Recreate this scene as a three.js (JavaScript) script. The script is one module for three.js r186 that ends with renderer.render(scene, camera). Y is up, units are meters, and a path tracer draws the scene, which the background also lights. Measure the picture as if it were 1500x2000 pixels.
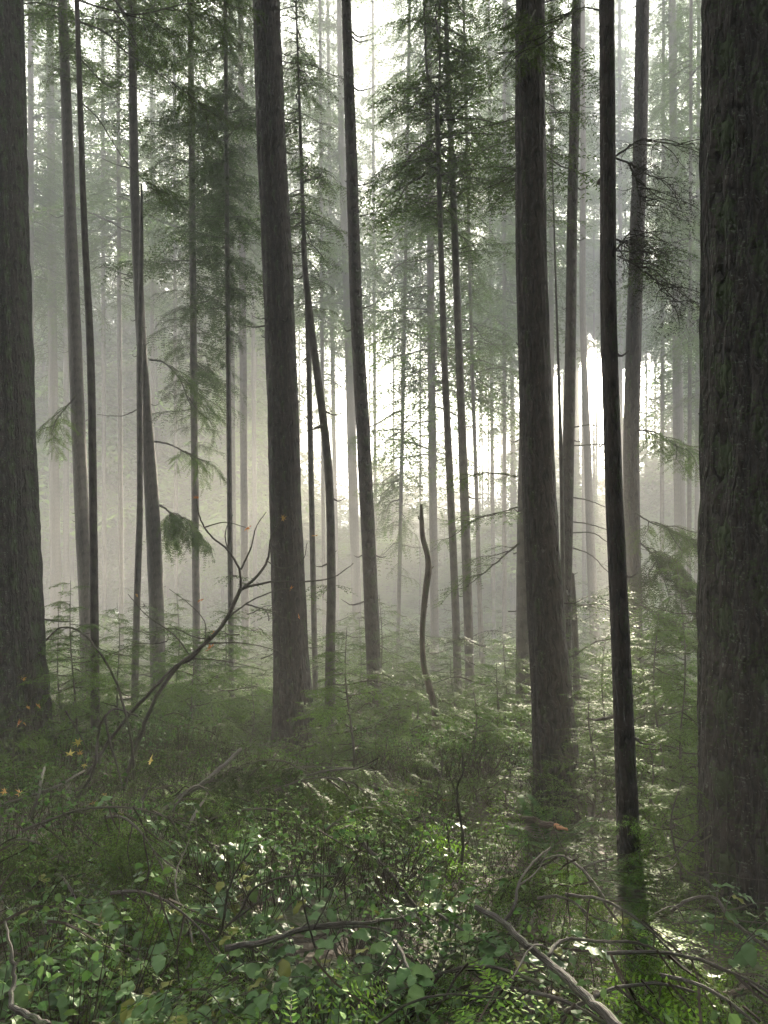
import * as THREE from 'three';
import { mergeGeometries } from 'three/addons/utils/BufferGeometryUtils.js';
import { ImprovedNoise } from 'three/addons/math/ImprovedNoise.js';

// ---------------------------------------------------------------- camera, sky, sun, exposure
const scene = new THREE.Scene();
const EYE = 1.7, F = 1510;                                   // eye height, focal length in photograph pixels (1500 x 2000)
const camera = new THREE.PerspectiveCamera(2 * Math.atan(1000 / F) * 180 / Math.PI, 0.75, 0.05, 2000);
camera.position.set(0, EYE, 0);
camera.lookAt(0, EYE, -10);
const renderer = new THREE.WebGLRenderer({ antialias: true });
renderer.toneMapping = THREE.LinearToneMapping;
renderer.toneMappingExposure = 27;
renderer.shadowMap.enabled = true;
const SUN = new THREE.Vector3((1168 - 750) / F, (1000 - 696) / F, -1).normalize();
{
  const W = 1024, H = 512, data = new Float32Array(W * H * 4);
  for (let j = 0; j < H; j++) for (let i = 0; i < W; i++) {
    const up = ((j + 0.5) / H - 0.5) * Math.PI, az = ((i + 0.5) / W - 0.5) * 2 * Math.PI;
    const x = Math.cos(az) * Math.cos(up), y = Math.sin(up), z = Math.sin(az) * Math.cos(up);
    const c = Math.min(1, x * SUN.x + y * SUN.y + z * SUN.z), a = Math.acos(c) * 180 / Math.PI;
    const glow = 14 * Math.exp(-a * a / 6) + 1.1 * Math.exp(-a / 6) + 0.3 * Math.exp(-a / 24);   // misty aureole round the sun
    const base = 0.23 + 0.03 * Math.max(0, y);
    const o = (j * W + i) * 4;
    data[o] = base * 0.95 + glow * 1.0; data[o + 1] = base * 0.99 + glow * 0.96; data[o + 2] = base * 1.06 + glow * 0.78; data[o + 3] = 1;
  }
  const t = new THREE.DataTexture(data, W, H, THREE.RGBAFormat, THREE.FloatType);
  t.mapping = THREE.EquirectangularReflectionMapping; t.magFilter = THREE.LinearFilter; t.needsUpdate = true;
  scene.background = t; scene.environment = t;
}
const sun = new THREE.DirectionalLight(new THREE.Color(1, 0.89, 0.7), 5);
sun.position.copy(SUN).multiplyScalar(120); sun.castShadow = true; sun.shadow.radius = 1;
Object.assign(sun.shadow.camera, { left: -60, right: 60, top: 60, bottom: -60, near: 1, far: 300 });
scene.add(sun, sun.target);
scene.fog = new THREE.FogExp2(new THREE.Color(1, 0.985, 0.93), 0.0064);

// ---------------------------------------------------------------- helpers
function rng(seed) { let s = seed >>> 0; return () => { s = (s + 0x6d2b79f5) | 0; let t = Math.imul(s ^ (s >>> 15), 1 | s); t = (t + Math.imul(t ^ (t >>> 7), 61 | t)) ^ t; return ((t ^ (t >>> 14)) >>> 0) / 4294967296; }; }
const noise3 = (() => { const n = new ImprovedNoise(); return (x, y, z) => n.noise(x, y, z); })();
const V = (x, y, z) => new THREE.Vector3(x, y, z);
const lerp = THREE.MathUtils.lerp, clamp = THREE.MathUtils.clamp, smooth = THREE.MathUtils.smoothstep;
const P = (px, py, d) => V((px - 750) / F * d, EYE - (py - 1000) / F * d, -d);   // a place in the wood, d metres away
const ground = (x, z) => -0.17 * -z + 0.12 * noise3(x * 0.35, 3.1, z * 0.35) + 0.05 * noise3(x * 1.3, 7.7, z * 1.3);
const mound = (x, z) => clamp(0.18 + 0.5 * noise3(x * 0.75, 4.4, z * 0.75) + 0.25 * noise3(x * 1.9, 6.1, z * 1.9), 0, 0.6);   // height of the heaped brush
const names = {};
function numbered(name) { const n = names[name] = (names[name] ?? -1) + 1; return n ? name + '_' + String(n).padStart(3, '0') : name; }
function tag(o, label, category, group, kind) { const u = o.userData = {}; if (label) u.label = label; if (category) u.category = category; if (group) u.group = group; if (kind) u.kind = kind; return o; }
function shade(o) { o.castShadow = o.receiveShadow = true; return o; }
function thing(name, label, category, pos, group) { const g = new THREE.Group(); g.name = numbered(name); g.position.copy(pos); scene.add(g); return tag(g, label, category, group); }
function part(parent, name, geo, mat, kind) { const m = shade(new THREE.Mesh(geo, mat)); m.name = name; if (kind) m.userData.kind = kind; parent.add(m); return m; }
function many(parent, name, geo, mat, mats, cols) {          // leaf sprays of one crown: real geometry, many copies
  const m = shade(new THREE.InstancedMesh(geo, mat, mats.length)); m.name = name; m.userData.kind = 'stuff';
  mats.forEach((x, i) => m.setMatrixAt(i, x));
  if (cols) cols.forEach((c, i) => m.setColorAt(i, c));
  parent.add(m); return m;
}

// a swept stem: pts (Vector3), radii, sides; f(angle, along, i) multiplies the radius
function sweep(pts, radii, sides = 8, f = null, cap = true, vScale = 1) {
  const n = pts.length, pos = [], uv = [], idx = [];
  let N = V(0, 0, 0), T0 = null, along = 0;
  const rMean = radii.reduce((a, b) => a + b, 0) / n, uRep = Math.max(1, Math.round(2 * Math.PI * rMean / 0.5));
  for (let i = 0; i < n; i++) {
    const T = pts[Math.min(n - 1, i + 1)].clone().sub(pts[Math.max(0, i - 1)]).normalize();
    if (!T0) { N = Math.abs(T.y) > 0.9 ? V(1, 0, 0) : V(0, 1, 0); N.addScaledVector(T, -N.dot(T)).normalize(); }
    else N.addScaledVector(T, -N.dot(T)).normalize();
    T0 = T; const B = T.clone().cross(N);
    if (i) along += pts[i].distanceTo(pts[i - 1]);
    for (let k = 0; k <= sides; k++) {
      const a = (k % sides) / sides * Math.PI * 2, r = radii[i] * (f ? f(a, along, i) : 1);
      pos.push(pts[i].x + r * (Math.cos(a) * N.x + Math.sin(a) * B.x), pts[i].y + r * (Math.cos(a) * N.y + Math.sin(a) * B.y), pts[i].z + r * (Math.cos(a) * N.z + Math.sin(a) * B.z));
      uv.push(k / sides * uRep, along * vScale * 2);
    }
  }
  const w = sides + 1;
  for (let i = 0; i < n - 1; i++) for (let k = 0; k < sides; k++) { const a = i * w + k; idx.push(a, a + 1, a + w, a + 1, a + w + 1, a + w); }
  if (cap) for (const [i, flip] of [[0, 1], [n - 1, 0]]) {
    const c = pos.length / 3; pos.push(pts[i].x, pts[i].y, pts[i].z); uv.push(0.5, 0);
    for (let k = 0; k < sides; k++) flip ? idx.push(c, i * w + k + 1, i * w + k) : idx.push(c, i * w + k, i * w + k + 1);
  }
  const g = new THREE.BufferGeometry();
  g.setAttribute('position', new THREE.Float32BufferAttribute(pos, 3)); g.setAttribute('uv', new THREE.Float32BufferAttribute(uv, 2)); g.setIndex(idx); g.computeVertexNormals();
  { const nn = g.attributes.normal; for (let i = 0; i < n; i++) { const a = i * w, b = a + sides; for (const c of ['X', 'Y', 'Z']) { const s = (nn['get' + c](a) + nn['get' + c](b)) / 2; nn['set' + c](a, s); nn['set' + c](b, s); } } }
  return g;
}
function curve(pts, n) { return new THREE.CatmullRomCurve3(pts, false, 'centripetal').getPoints(n); }
function ramp(a, n) { return Array.from({ length: n + 1 }, (_, i) => { const t = i / n * (a.length - 1), k = Math.min(a.length - 2, Math.floor(t)); return lerp(a[k], a[k + 1], t - k); }); }
function limb(pts, r0, r1, sides = 6, n = 0, rough = 0.12, seed = 1) {       // a crooked branch through pts, thinning from r0 to r1
  n = n || Math.max(6, pts.length * 5); const c = curve(pts, n), L = c.length - 1;
  for (let i = 1; i < L; i++) { const k = r0 * 0.7; c[i].x += k * noise3(i * 0.7, seed, 0.3); c[i].y += k * noise3(i * 0.7, seed, 5.3); c[i].z += k * noise3(i * 0.7, seed, 9.3); }
  return sweep(c, c.map((_, i) => lerp(r0, r1, Math.pow(i / L, 0.85)) * (1 + rough * noise3(i * 1.7, seed, 2.2))), sides);
}

// ---------------------------------------------------------------- textures
function lattice(seed) { const r = rng(seed), a = new Float32Array(65536); for (let i = 0; i < 65536; i++) a[i] = r(); return a; }
const LAT = lattice(11);
function pn(x, y, px, py) { const i = Math.floor(x), j = Math.floor(y), u = x - i, v = y - j, s = u * u * (3 - 2 * u), t = v * v * (3 - 2 * v); const h = (a, b) => LAT[((((a % px) + px) % px) * 257 + (((b % py) + py) % py) * 7919) & 65535]; return lerp(lerp(h(i, j), h(i + 1, j), s), lerp(h(i, j + 1), h(i + 1, j + 1), s), t); }
function fbm(u, v, fx, fy, oct = 4) { let s = 0, a = 0.5, n = 0; for (let o = 0; o < oct; o++) { s += a * pn(u * fx + o * 17, v * fy + o * 31, fx, fy); n += a; a *= 0.5; fx *= 2; fy *= 2; } return s / n; }
function tex(W, H, f, srgb) {
  const d = new Uint8Array(W * H * 4);
  for (let j = 0; j < H; j++) for (let i = 0; i < W; i++) { const c = f(i / W, j / H), o = (j * W + i) * 4; for (let k = 0; k < 3; k++) d[o + k] = clamp(Math.round(255 * (srgb ? Math.pow(Math.max(0, c[k]), 1 / 2.2) : c[k])), 0, 255); d[o + 3] = 255; }
  const t = new THREE.DataTexture(d, W, H, THREE.RGBAFormat); t.wrapS = t.wrapT = THREE.RepeatWrapping; t.magFilter = THREE.LinearFilter; t.minFilter = THREE.LinearMipmapLinearFilter; t.generateMipmaps = true; if (srgb) t.colorSpace = THREE.SRGBColorSpace; t.needsUpdate = true; return t;
}
function barkHeight(u, v) {
  const w = fbm(u, v, 4, 4, 3) - 0.5, a = Math.abs(fbm(u + w * 0.12, v, 12, 2, 3) - 0.5) * 6, b = fbm(u, v, 48, 14, 2), c = Math.abs(fbm(u, v + w * 0.1, 9, 7, 2) - 0.5) * 5;
  return clamp(Math.min(1, a) * 0.66 + Math.min(1, c) * 0.14 + b * 0.2, 0, 1);
}
const mix3 = (a, b, t) => a.map((x, i) => lerp(x, b[i], t));
const barkBump = tex(512, 512, (u, v) => { const h = barkHeight(u, v); return [h, h, h]; });
const barkTex = (dark, lite, moss, mossAt, lichenAt) => tex(512, 512, (u, v) => {
  const h = barkHeight(u, v), n = fbm(u, v, 9, 9, 4), g = fbm(u + 0.3, v + 0.6, 5, 3, 5), l = fbm(u + 0.7, v + 0.2, 44, 40, 3);
  let c = mix3(dark, lite, clamp(Math.pow(h, 1.3) * 0.95 + (n - 0.5) * 0.8, 0, 1));
  c = mix3(c, moss, smooth(g + (l - 0.5) * 0.5, mossAt, mossAt + 0.08) * 0.85);
  return mix3(c, [0.13, 0.15, 0.12], smooth(l + (n - 0.5) * 0.4, lichenAt, lichenAt + 0.06) * 0.7);
}, true);
const M = {};
const bark = (map, bump) => new THREE.MeshStandardMaterial({ map, bumpMap: barkBump, bumpScale: bump, roughness: 0.93 });
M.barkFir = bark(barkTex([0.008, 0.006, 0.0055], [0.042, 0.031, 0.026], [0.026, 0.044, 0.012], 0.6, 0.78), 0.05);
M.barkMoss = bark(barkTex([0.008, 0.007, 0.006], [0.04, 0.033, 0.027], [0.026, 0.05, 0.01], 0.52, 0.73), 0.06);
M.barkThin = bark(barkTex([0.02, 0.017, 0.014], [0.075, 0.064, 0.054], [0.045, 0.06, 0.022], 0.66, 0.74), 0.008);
M.twig = bark(barkTex([0.022, 0.018, 0.015], [0.085, 0.07, 0.06], [0.05, 0.07, 0.02], 0.55, 0.66), 0.006);
M.rotten = bark(barkTex([0.03, 0.019, 0.013], [0.1, 0.068, 0.048], [0.05, 0.07, 0.02], 0.56, 0.72), 0.012);
M.heart = new THREE.MeshStandardMaterial({ map: tex(128, 256, (u, v) => mix3([0.22, 0.09, 0.035], [0.5, 0.24, 0.1], fbm(u, v, 30, 3, 3)), true), roughness: 0.8 });
const leafMat = (c, rough, through, spec = 0.5) => new THREE.MeshPhysicalMaterial({ color: new THREE.Color().setRGB(...c), vertexColors: true, roughness: rough, specularIntensity: spec, transmission: through, thickness: 0, side: THREE.DoubleSide });
M.needle = leafMat([1, 1, 1], 0.6, 0.55, 0.12);
M.needleFar = new THREE.MeshStandardMaterial({ vertexColors: true, roughness: 0.9, side: THREE.DoubleSide });
M.leaf = leafMat([1, 1, 1], 0.65, 0.45, 0.08);
M.maple = leafMat([1, 1, 1], 0.6, 0.5);

// ---------------------------------------------------------------- foliage shapes
class Soup {                                                  // triangles with a colour each
  constructor() { this.p = []; this.c = []; }
  tri(a, b, c, col) { this.p.push(a.x, a.y, a.z, b.x, b.y, b.z, c.x, c.y, c.z); for (let i = 0; i < 3; i++) this.c.push(col[0], col[1], col[2]); }
  diamond(o, dir, side, len, wid, col, fold = 0) { const a = o, m = o.clone().addScaledVector(dir, len * 0.45), e = o.clone().addScaledVector(dir, len), l = m.clone().addScaledVector(side, wid / 2), r = m.clone().addScaledVector(side, -wid / 2); this.tri(a, r, e, col); this.tri(a, e, l, col); }
  stem(a, b, r0, r1, col) { const d = b.clone().sub(a).normalize(), n = Math.abs(d.y) > 0.9 ? V(1, 0, 0) : V(0, 1, 0), s = d.clone().cross(n).normalize(), t = d.clone().cross(s); for (let k = 0; k < 3; k++) { const p = (q) => s.clone().multiplyScalar(Math.cos(q * 2.0944)).addScaledVector(t, Math.sin(q * 2.0944)); const u = p(k), v = p(k + 1), A = a.clone().addScaledVector(u, r0), B = a.clone().addScaledVector(v, r0), C = b.clone().addScaledVector(u, r1), D = b.clone().addScaledVector(v, r1); this.tri(A, B, C, col); this.tri(B, D, C, col); } }
  geo() { const g = new THREE.BufferGeometry(); g.setAttribute('position', new THREE.Float32BufferAttribute(this.p, 3)); g.setAttribute('color', new THREE.Float32BufferAttribute(this.c, 3)); g.computeVertexNormals(); return g; }
}
const BROWN = [0.05, 0.038, 0.028];
const tintG = (r, base, v = 0.35) => { const k = 1 + (r() - 0.5) * v * 2, w = 1 + (r() - 0.5) * 0.3; return [base[0] * k * w, base[1] * k, base[2] * k]; };
// a conifer bough one unit long along +x: axis, side twigs, leaflets on the twigs
function bough(seed, { twigs = 18, len = 0.42, droop = 0.35, hang = 0.5, leafL = 0.055, leafW = 0.016, gap = 0.024, col = [0.06, 0.095, 0.035], bare = 0, wide = 1, sub = 0, stem = 0.011 } = {}) {
  const r = rng(seed), s = new Soup(), axis = (t) => V(t, 0.06 * t - droop * t * t + 0.03 * Math.sin(t * 9 + seed), 0.09 * t * Math.sin(t * 6 + seed * 2));
  for (let i = 0; i < 8; i++) s.stem(axis(i / 8), axis((i + 1) / 8), stem * (1 - i / 8.5), stem * (1 - (i + 1) / 8.5), BROWN);
  const twig = (o, dir, L, depth) => {
    const up = V(0, 1, 0), n = Math.max(3, Math.round(L / gap)), h = hang * (0.6 + r() * 0.8); let p = o.clone(), q;
    for (let j = 0; j < n; j++) {
      const t = (j + 1) / n; q = o.clone().addScaledVector(dir, L * t); q.y -= h * L * t * t; q.x += 0.01 * (r() - 0.5); q.z += 0.01 * (r() - 0.5);
      const d = q.clone().sub(p).normalize(), side = d.clone().cross(up).normalize(), nrm = side.clone().cross(d);
      if (j % 2 === 0) s.stem(p, q, 0.003, 0.002, BROWN);
      if (r() >= bare) for (const sg of [-1, 1]) {
        const ld = d.clone().multiplyScalar(0.55).addScaledVector(side, sg * 0.83).addScaledVector(nrm, (r() - 0.6) * 0.5).normalize();
        const k = (0.65 + 0.5 * r()) * (1 - 0.35 * t);
        s.diamond(q, ld, d, leafL * k, leafW * (0.8 + 0.4 * r()), tintG(r, col));
        if (depth && sub && r() < sub) twig(q.clone(), ld, L * 0.3 * (1 - t * 0.5), 0);
      }
      p = q;
    }
  };
  for (let i = 0; i < twigs; i++) {
    const t = 0.1 + 0.88 * (i + 0.6 * r()) / twigs;
    for (const sg of [-1, 1]) {
      if (r() < 0.2) continue;
      const a = lerp(1.2, 0.5, t) * (0.6 + 0.75 * r());
      twig(axis(t), V(Math.cos(a), (r() - 0.5) * 0.6, sg * Math.sin(a) * wide).normalize(), len * (0.25 + 1.05 * r()) * (t < 0.25 ? t * 3 + 0.25 : 1.25 - t * 0.85), 1);
    }
  }
  return s.geo();
}
const G_HEM = [0.07, 0.13, 0.008], G_HANG = [0.045, 0.085, 0.008], G_CEDAR = [0.085, 0.165, 0.014];
const boughs = {
  hem: [1, 2, 3, 4].map((k) => bough(k, { col: G_HEM })),
  hang: [5, 6, 7].map((k) => bough(k, { col: G_HANG, hang: 0.95, droop: 0.42, len: 0.5, wide: 0.85, leafL: 0.065, leafW: 0.02, sub: 0.08 })),
  thin: [8, 9, 10].map((k) => bough(k, { col: G_HEM, twigs: 9, bare: 0.35, droop: 0.1, hang: 0.25 })),
  fine: [11, 12, 13].map((k) => bough(k, { col: [0.085, 0.165, 0.014], twigs: 15, len: 0.46, gap: 0.03, leafL: 0.05, leafW: 0.018, droop: 0.22, hang: 0.25, wide: 1 })),
  cedar: [14, 15, 16].map((k) => bough(k, { col: G_CEDAR, twigs: 16, len: 0.4, gap: 0.022, leafL: 0.045, leafW: 0.014, droop: 0.4, hang: 0.7, sub: 0.12 })),
  spray: [27, 28, 29].map((k) => bough(k, { col: [0.1, 0.19, 0.02], twigs: 15, len: 0.46, gap: 0.03, leafL: 0.06, leafW: 0.021, droop: 0.3, hang: 0.35, sub: 0.1 })),
  bare: [17, 18].map((k) => bough(k, { col: [0.05, 0.06, 0.03], twigs: 12, bare: 0.86, droop: 0.15, hang: 0.5, len: 0.5 })),
};
const tmpM = () => new THREE.Matrix4();
function place(pos, az, pitch, roll, sc, scY = 1) {           // bough matrix: +x turned to azimuth az, tipped up by pitch
  const q = new THREE.Quaternion().setFromEuler(new THREE.Euler(0, az, 0)).multiply(new THREE.Quaternion().setFromEuler(new THREE.Euler(0, 0, pitch))).multiply(new THREE.Quaternion().setFromEuler(new THREE.Euler(roll, 0, 0)));
  return tmpM().compose(pos, q, V(sc, sc * scY, sc));
}
// boughs round a stem; stemAt(y) gives its centre, in the thing's own space
function crownOf(parent, seed, stemAt, y0, y1, { n = 60, len = 2, tip = 0.5, kind = 'hem', pitch = -0.1, name = 'crown', bright = 1, inner = 0 } = {}) {
  const r = rng(seed), geos = boughs[kind], lists = geos.map(() => [[], []]);
  for (let i = 0; i < n; i++) {
    const t = (i + r()) / n, y = lerp(y0, y1, t), az = r() * Math.PI * 2, L = lerp(len, tip, t) * (0.65 + 0.55 * r()), p = stemAt(y);
    const k = Math.floor(r() * geos.length);
    const off = inner * r() * L; p.x += Math.cos(az) * off; p.z -= Math.sin(az) * off;
    lists[k][0].push(place(p, az, pitch + (r() - 0.5) * 0.5, (r() - 0.5) * 0.6, L)); const b = bright * (0.75 + 0.5 * r()); lists[k][1].push(new THREE.Color(b, b, b));
  }
  lists.forEach((l, k) => l[0].length && many(parent, name, geos[k], M.needle, l[0], l[1]));
}

// whole crowns, merged once and shared by the trees that stand back: built 20 m tall, boughs to 2.3 m
boughs.lite = [61, 62, 63, 64].map((k) => bough(k, { col: G_HEM, twigs: 12, len: 0.46, gap: 0.042, leafL: 0.075, leafW: 0.024, droop: 0.42, hang: 0.95, stem: 0.017 }));
boughs.big = [68, 69, 70].map((k) => bough(k, { col: G_HEM, twigs: 9, len: 0.55, gap: 0.09, leafL: 0.2, leafW: 0.085, droop: 0.35 }));
boughs.liteHang = [65, 66, 67].map((k) => bough(k, { col: G_HANG, twigs: 12, len: 0.5, gap: 0.034, leafL: 0.08, leafW: 0.026, hang: 1.0, wide: 0.85 }));
function crownGeo(seed, n, kind, { len = 2.3, tip = 0.7, pitch = -0.12, ragged = 0.5 } = {}) {
  const r = rng(seed), out = [];
  for (let i = 0; i < n; i++) {
    const t = (i + r()) / n, y = 20 * t, az = r() * 6.283; if (noise3(y * 0.6, Math.cos(az) + seed, Math.sin(az)) < -0.3 + ragged * 0.3 && r() < ragged) continue;
    const L = lerp(len, tip, t) * (0.35 + 1.0 * r() * r() + 0.25 * r()) * (t < 0.25 ? 0.35 + 2.6 * t : 1) * (0.9 + 0.5 * noise3(t * 9, seed * 3.3, 1)); if (t < 0.2 && r() < 0.55 - 2.5 * t) continue; const g = boughs[kind][Math.floor(r() * boughs[kind].length)].clone(), b = 0.75 + 0.5 * r();
    g.applyMatrix4(place(V(0, y, 0), az, pitch + (r() - 0.5) * 0.7, (r() - 0.5) * 0.7, L)); const c = g.attributes.color; for (let k = 0; k < c.array.length; k++) c.array[k] *= b; out.push(g);
  }
  return mergeGeometries(out);
}
boughs.far = [81, 82, 83].map((k) => bough(k, { col: G_HEM, twigs: 8, len: 0.55, gap: 0.1, leafL: 0.17, leafW: 0.06, droop: 0.35 }));
const crowns = { far: [91, 92, 93, 94, 95].map((k) => crownGeo(k, 240, 'far', { len: 2.8, tip: 0.9 })), hem: [71, 72, 73, 74, 75].map((k) => crownGeo(k, 270, 'lite', { ragged: 0.75, len: 2.8, tip: 1.2 })), hang: [76].map((k) => crownGeo(k, 260, 'liteHang', { len: 2.2, tip: 1.2 })), wide: [77, 78].map((k) => crownGeo(k, 280, 'big', { len: 3.6, tip: 1.6, ragged: 0.2 })) };

// ---------------------------------------------------------------- ground
{
  const g = new THREE.PlaneGeometry(210, 170, 360, 300); g.rotateX(-Math.PI / 2); g.translate(0, 0, -60);
  const p = g.attributes.position; for (let i = 0; i < p.count; i++) p.setY(i, ground(p.getX(i), p.getZ(i)));
  const uv = g.attributes.uv; for (let i = 0; i < p.count; i++) uv.setXY(i, p.getX(i) / 2, p.getZ(i) / 2);
  g.computeVertexNormals();
  const map = tex(512, 512, (u, v) => { const n = fbm(u, v, 8, 8, 5), m = fbm(u + 0.4, v + 0.1, 5, 5, 5), f = fbm(u, v, 60, 60, 2); let c = mix3([0.018, 0.013, 0.009], [0.085, 0.058, 0.036], clamp(n * 0.7 + (f - 0.5) * 0.9, 0, 1)); return mix3(c, [0.035, 0.06, 0.015], smooth(m, 0.5, 0.58) * 0.8); }, true);
  const bump = tex(512, 512, (u, v) => { const n = fbm(u, v, 30, 30, 4); return [n, n, n]; });
  const m = shade(new THREE.Mesh(g, new THREE.MeshStandardMaterial({ map, bumpMap: bump, bumpScale: 0.04, roughness: 0.95 }))); m.name = 'ground'; tag(m, null, null, null, 'structure'); scene.add(m);
}

// ---------------------------------------------------------------- trees
const trees = {};
// pts: [photo y, photo x, width in photo pixels] from top to bottom, d metres away; top = metres above the eye where the trunk ends
function trunkOf(name, label, d, pts, { top = 0, mat = M.barkThin, sides = 14, ring = 0.25, ridge = 0.05, flare = 0.35, broken = false, cat = 'tree', dz = 0, seed = 1, group, partName = 'trunk' } = {}) {
  pts = pts.map(([py, px, w]) => ({ c: P(px, py, d), r: w / 2 / F * d }));
  const hi = pts[0], hi2 = pts[Math.min(2, pts.length - 1)], lo = pts[pts.length - 1];
  if (!broken) { const k = Math.max(0.5, (EYE + top) - hi.c.y), s = (hi.c.x - hi2.c.x) / (hi.c.y - hi2.c.y); if (top && EYE + top > hi.c.y) { pts.unshift({ c: V(hi.c.x + s * k * 0.5, hi.c.y + k * 0.5, -d), r: hi.r * 0.8 }, ); pts.unshift({ c: V(hi.c.x + s * k, hi.c.y + k, -d), r: hi.r * 0.35 }); } }
  const gy = ground(lo.c.x, -d) - 0.12;
  pts = pts.filter((q) => q.c.y > gy + 0.15);
  pts.push({ c: V(pts[pts.length - 1].c.x + (lo.c.x - pts[pts.length - 1].c.x), gy, -d), r: Math.max(lo.r, pts[pts.length - 1].r) });
  const base = V(pts[pts.length - 1].c.x, gy, -d);
  pts.reverse();
  const H = pts[pts.length - 1].c.y - gy, n = clamp(Math.round(H / ring), 12, 400), cur = new THREE.CatmullRomCurve3(pts.map((q) => q.c.clone().sub(base)), false, 'centripetal');
  const ys = pts.map((q) => q.c.y - gy), rAt = (y) => { let k = 0; while (k < ys.length - 2 && y > ys[k + 1]) k++; return lerp(pts[k].r, pts[k + 1].r, clamp((y - ys[k]) / (ys[k + 1] - ys[k]), 0, 1)); };
  const c = cur.getPoints(n), rad = c.map((p) => rAt(p.y) * (1 + flare * Math.exp(-p.y / (rAt(0) * 2.2))));
  const so = seed * 13.7;
  const f = (a, al) => { const R = rAt(al), k = 2.2 + R * 22, u = Math.cos(a) * k, v = Math.sin(a) * k; const rg = 1 - Math.abs(noise3(u + so, v, al * 0.8)) * 2; return 1 + ridge * (rg - 0.4) + 0.035 * noise3(Math.cos(a) * 1.3 + so, Math.sin(a) * 1.3, al * 0.5) + ridge * 0.5 * noise3(Math.cos(a) * k * 2.3, Math.sin(a) * k * 2.3 + so, al * 3) + flare * 0.5 * Math.exp(-al / (R * 2.5)) * Math.pow(Math.max(0, Math.sin(a * 2.5 + so)), 2); };
  const o = thing(name, label, cat, base, group);
  const g = sweep(c, rad, sides, f, true, 1);
  part(o, partName, g, mat);
  o.userData.stemAt = undefined; delete o.userData.stemAt;
  const at = (y) => { const t = clamp(y / H, 0, 1); let i = 0; while (i < n && c[i].y < y) i++; const q = c[Math.min(i, n)].clone(); q.y = y; return q; };
  const t = { o, base, d, H, at, rAt, yOf: (py) => EYE - (py - 1000) / F * d - gy, local: (px, py, dd = d) => P(px, py, dd).sub(base) };
  return t;
}
const T = (key, ...a) => (trees[key] = trunkOf(...a));
const big = (o) => ({ mat: M.barkFir, sides: 80, ring: 0.06, ridge: 0.075, top: 17, ...o });
T('A', 'fir_tree', 'massive dark lichen-flecked trunk cut off by the left edge of the photo', 10.4, [[0, -36, 146], [500, -28, 158], [1000, -20, 172], [1300, -14, 182], [1500, -10, 190]], big({ mat: M.barkMoss, sides: 96, seed: 2, ridge: 0.05, flare: 0.2 }));
T('B', 'slender_tree', 'slender black sapling trunk standing closely before the grey left-hand trunk', 11, [[0, 150, 9], [400, 163, 12], [700, 177, 14], [1000, 182, 15], [1400, 186, 17]], { top: 12, seed: 3, ring: 0.12 });
T('C', 'fir_tree', 'straight grey hazy trunk partly hidden by the slender black sapling at left', 18, [[0, 122, 17], [500, 140, 24], [1000, 160, 27], [1200, 170, 28], [1400, 174, 30]], { top: 18, seed: 4, sides: 20 });
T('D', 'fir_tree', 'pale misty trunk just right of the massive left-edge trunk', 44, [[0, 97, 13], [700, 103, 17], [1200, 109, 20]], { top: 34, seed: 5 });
T('E', 'slender_tree', 'thin leaning trunk crossing in front of the left tapering trunk', 16.5, [[480, 276, 9], [700, 273, 12], [1000, 273, 12], [1100, 270, 13], [1350, 263, 14]], { top: 7, seed: 6 });
T('F', 'fir_tree', 'tall trunk widening downward, behind the thin leaning trunk at left', 17.5, [[0, 257, 14], [400, 264, 18], [700, 278, 19], [1000, 298, 28], [1200, 306, 29], [1380, 310, 30]], { top: 18, seed: 7, sides: 20 });
T('G', 'fir_tree', 'broad dark fir trunk left of centre with a wide mossy foot', 11.2, [[0, 520, 52], [250, 529, 54], [500, 541, 57], [750, 551, 58], [1000, 558, 60], [1250, 567, 66], [1450, 574, 74]], big({ seed: 8 }));
T('H', 'slender_tree', 'thin straight trunk between the broad fir and the broken leaning snag', 17, [[120, 582, 4], [300, 588, 7], [450, 593, 8], [600, 600, 10], [900, 607, 11], [1200, 613, 11], [1400, 617, 12]], { top: 14, seed: 9 });
T('I', 'broken_snag', 'dark leaning snag with a snapped-off top beside the broad fir', 11.6, [[470, 591, 8], [600, 603, 14], [750, 622, 15], [900, 640, 16], [1100, 647, 17], [1300, 645, 20], [1470, 644, 23]], { broken: true, seed: 10, ring: 0.1, cat: 'snag', flare: 0.15 });
T('J', 'fir_tree', 'tall grey-brown trunk at the photo middle crossed by pale sunbeams', 14, [[0, 676, 18], [300, 686, 22], [600, 696, 24], [900, 712, 27], [1200, 726, 28], [1400, 733, 29]], { top: 18, seed: 11, sides: 24, mat: M.barkFir });
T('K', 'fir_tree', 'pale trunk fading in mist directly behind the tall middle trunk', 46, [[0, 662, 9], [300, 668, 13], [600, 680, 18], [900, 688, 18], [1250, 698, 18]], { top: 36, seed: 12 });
T('L', 'forked_tree', 'narrow trunk that forks into two stems near the photo top', 15.5, [[190, 853, 9], [250, 855, 9], [500, 862, 11], [700, 868, 13], [900, 877, 14], [1200, 890, 15], [1430, 897, 17]], { broken: true, seed: 13 });
for (const [pts, w0, w1] of [[[[853, 196], [846, 178], [836, 150], [831, 80], [829, 0], [828, -120]], 7, 3], [[[855, 196], [858, 150], [859, 60], [860, -120]], 4.5, 2]]) part(trees.L.o, 'forked_stem', limb(pts.map(([x, y]) => trees.L.local(x, y)), w0 / 2 / F * 15.5, w1 / 2 / F * 15.5, 8, 0, 0.05, pts[1][0]), M.barkThin);
T('M', 'fir_tree', 'straight trunk immediately right of the forked tree', 16.5, [[0, 870, 8], [200, 877, 10], [400, 886, 13], [700, 897, 15], [1000, 908, 18], [1300, 917, 18], [1420, 919, 19]], { top: 16, seed: 14 });
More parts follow.
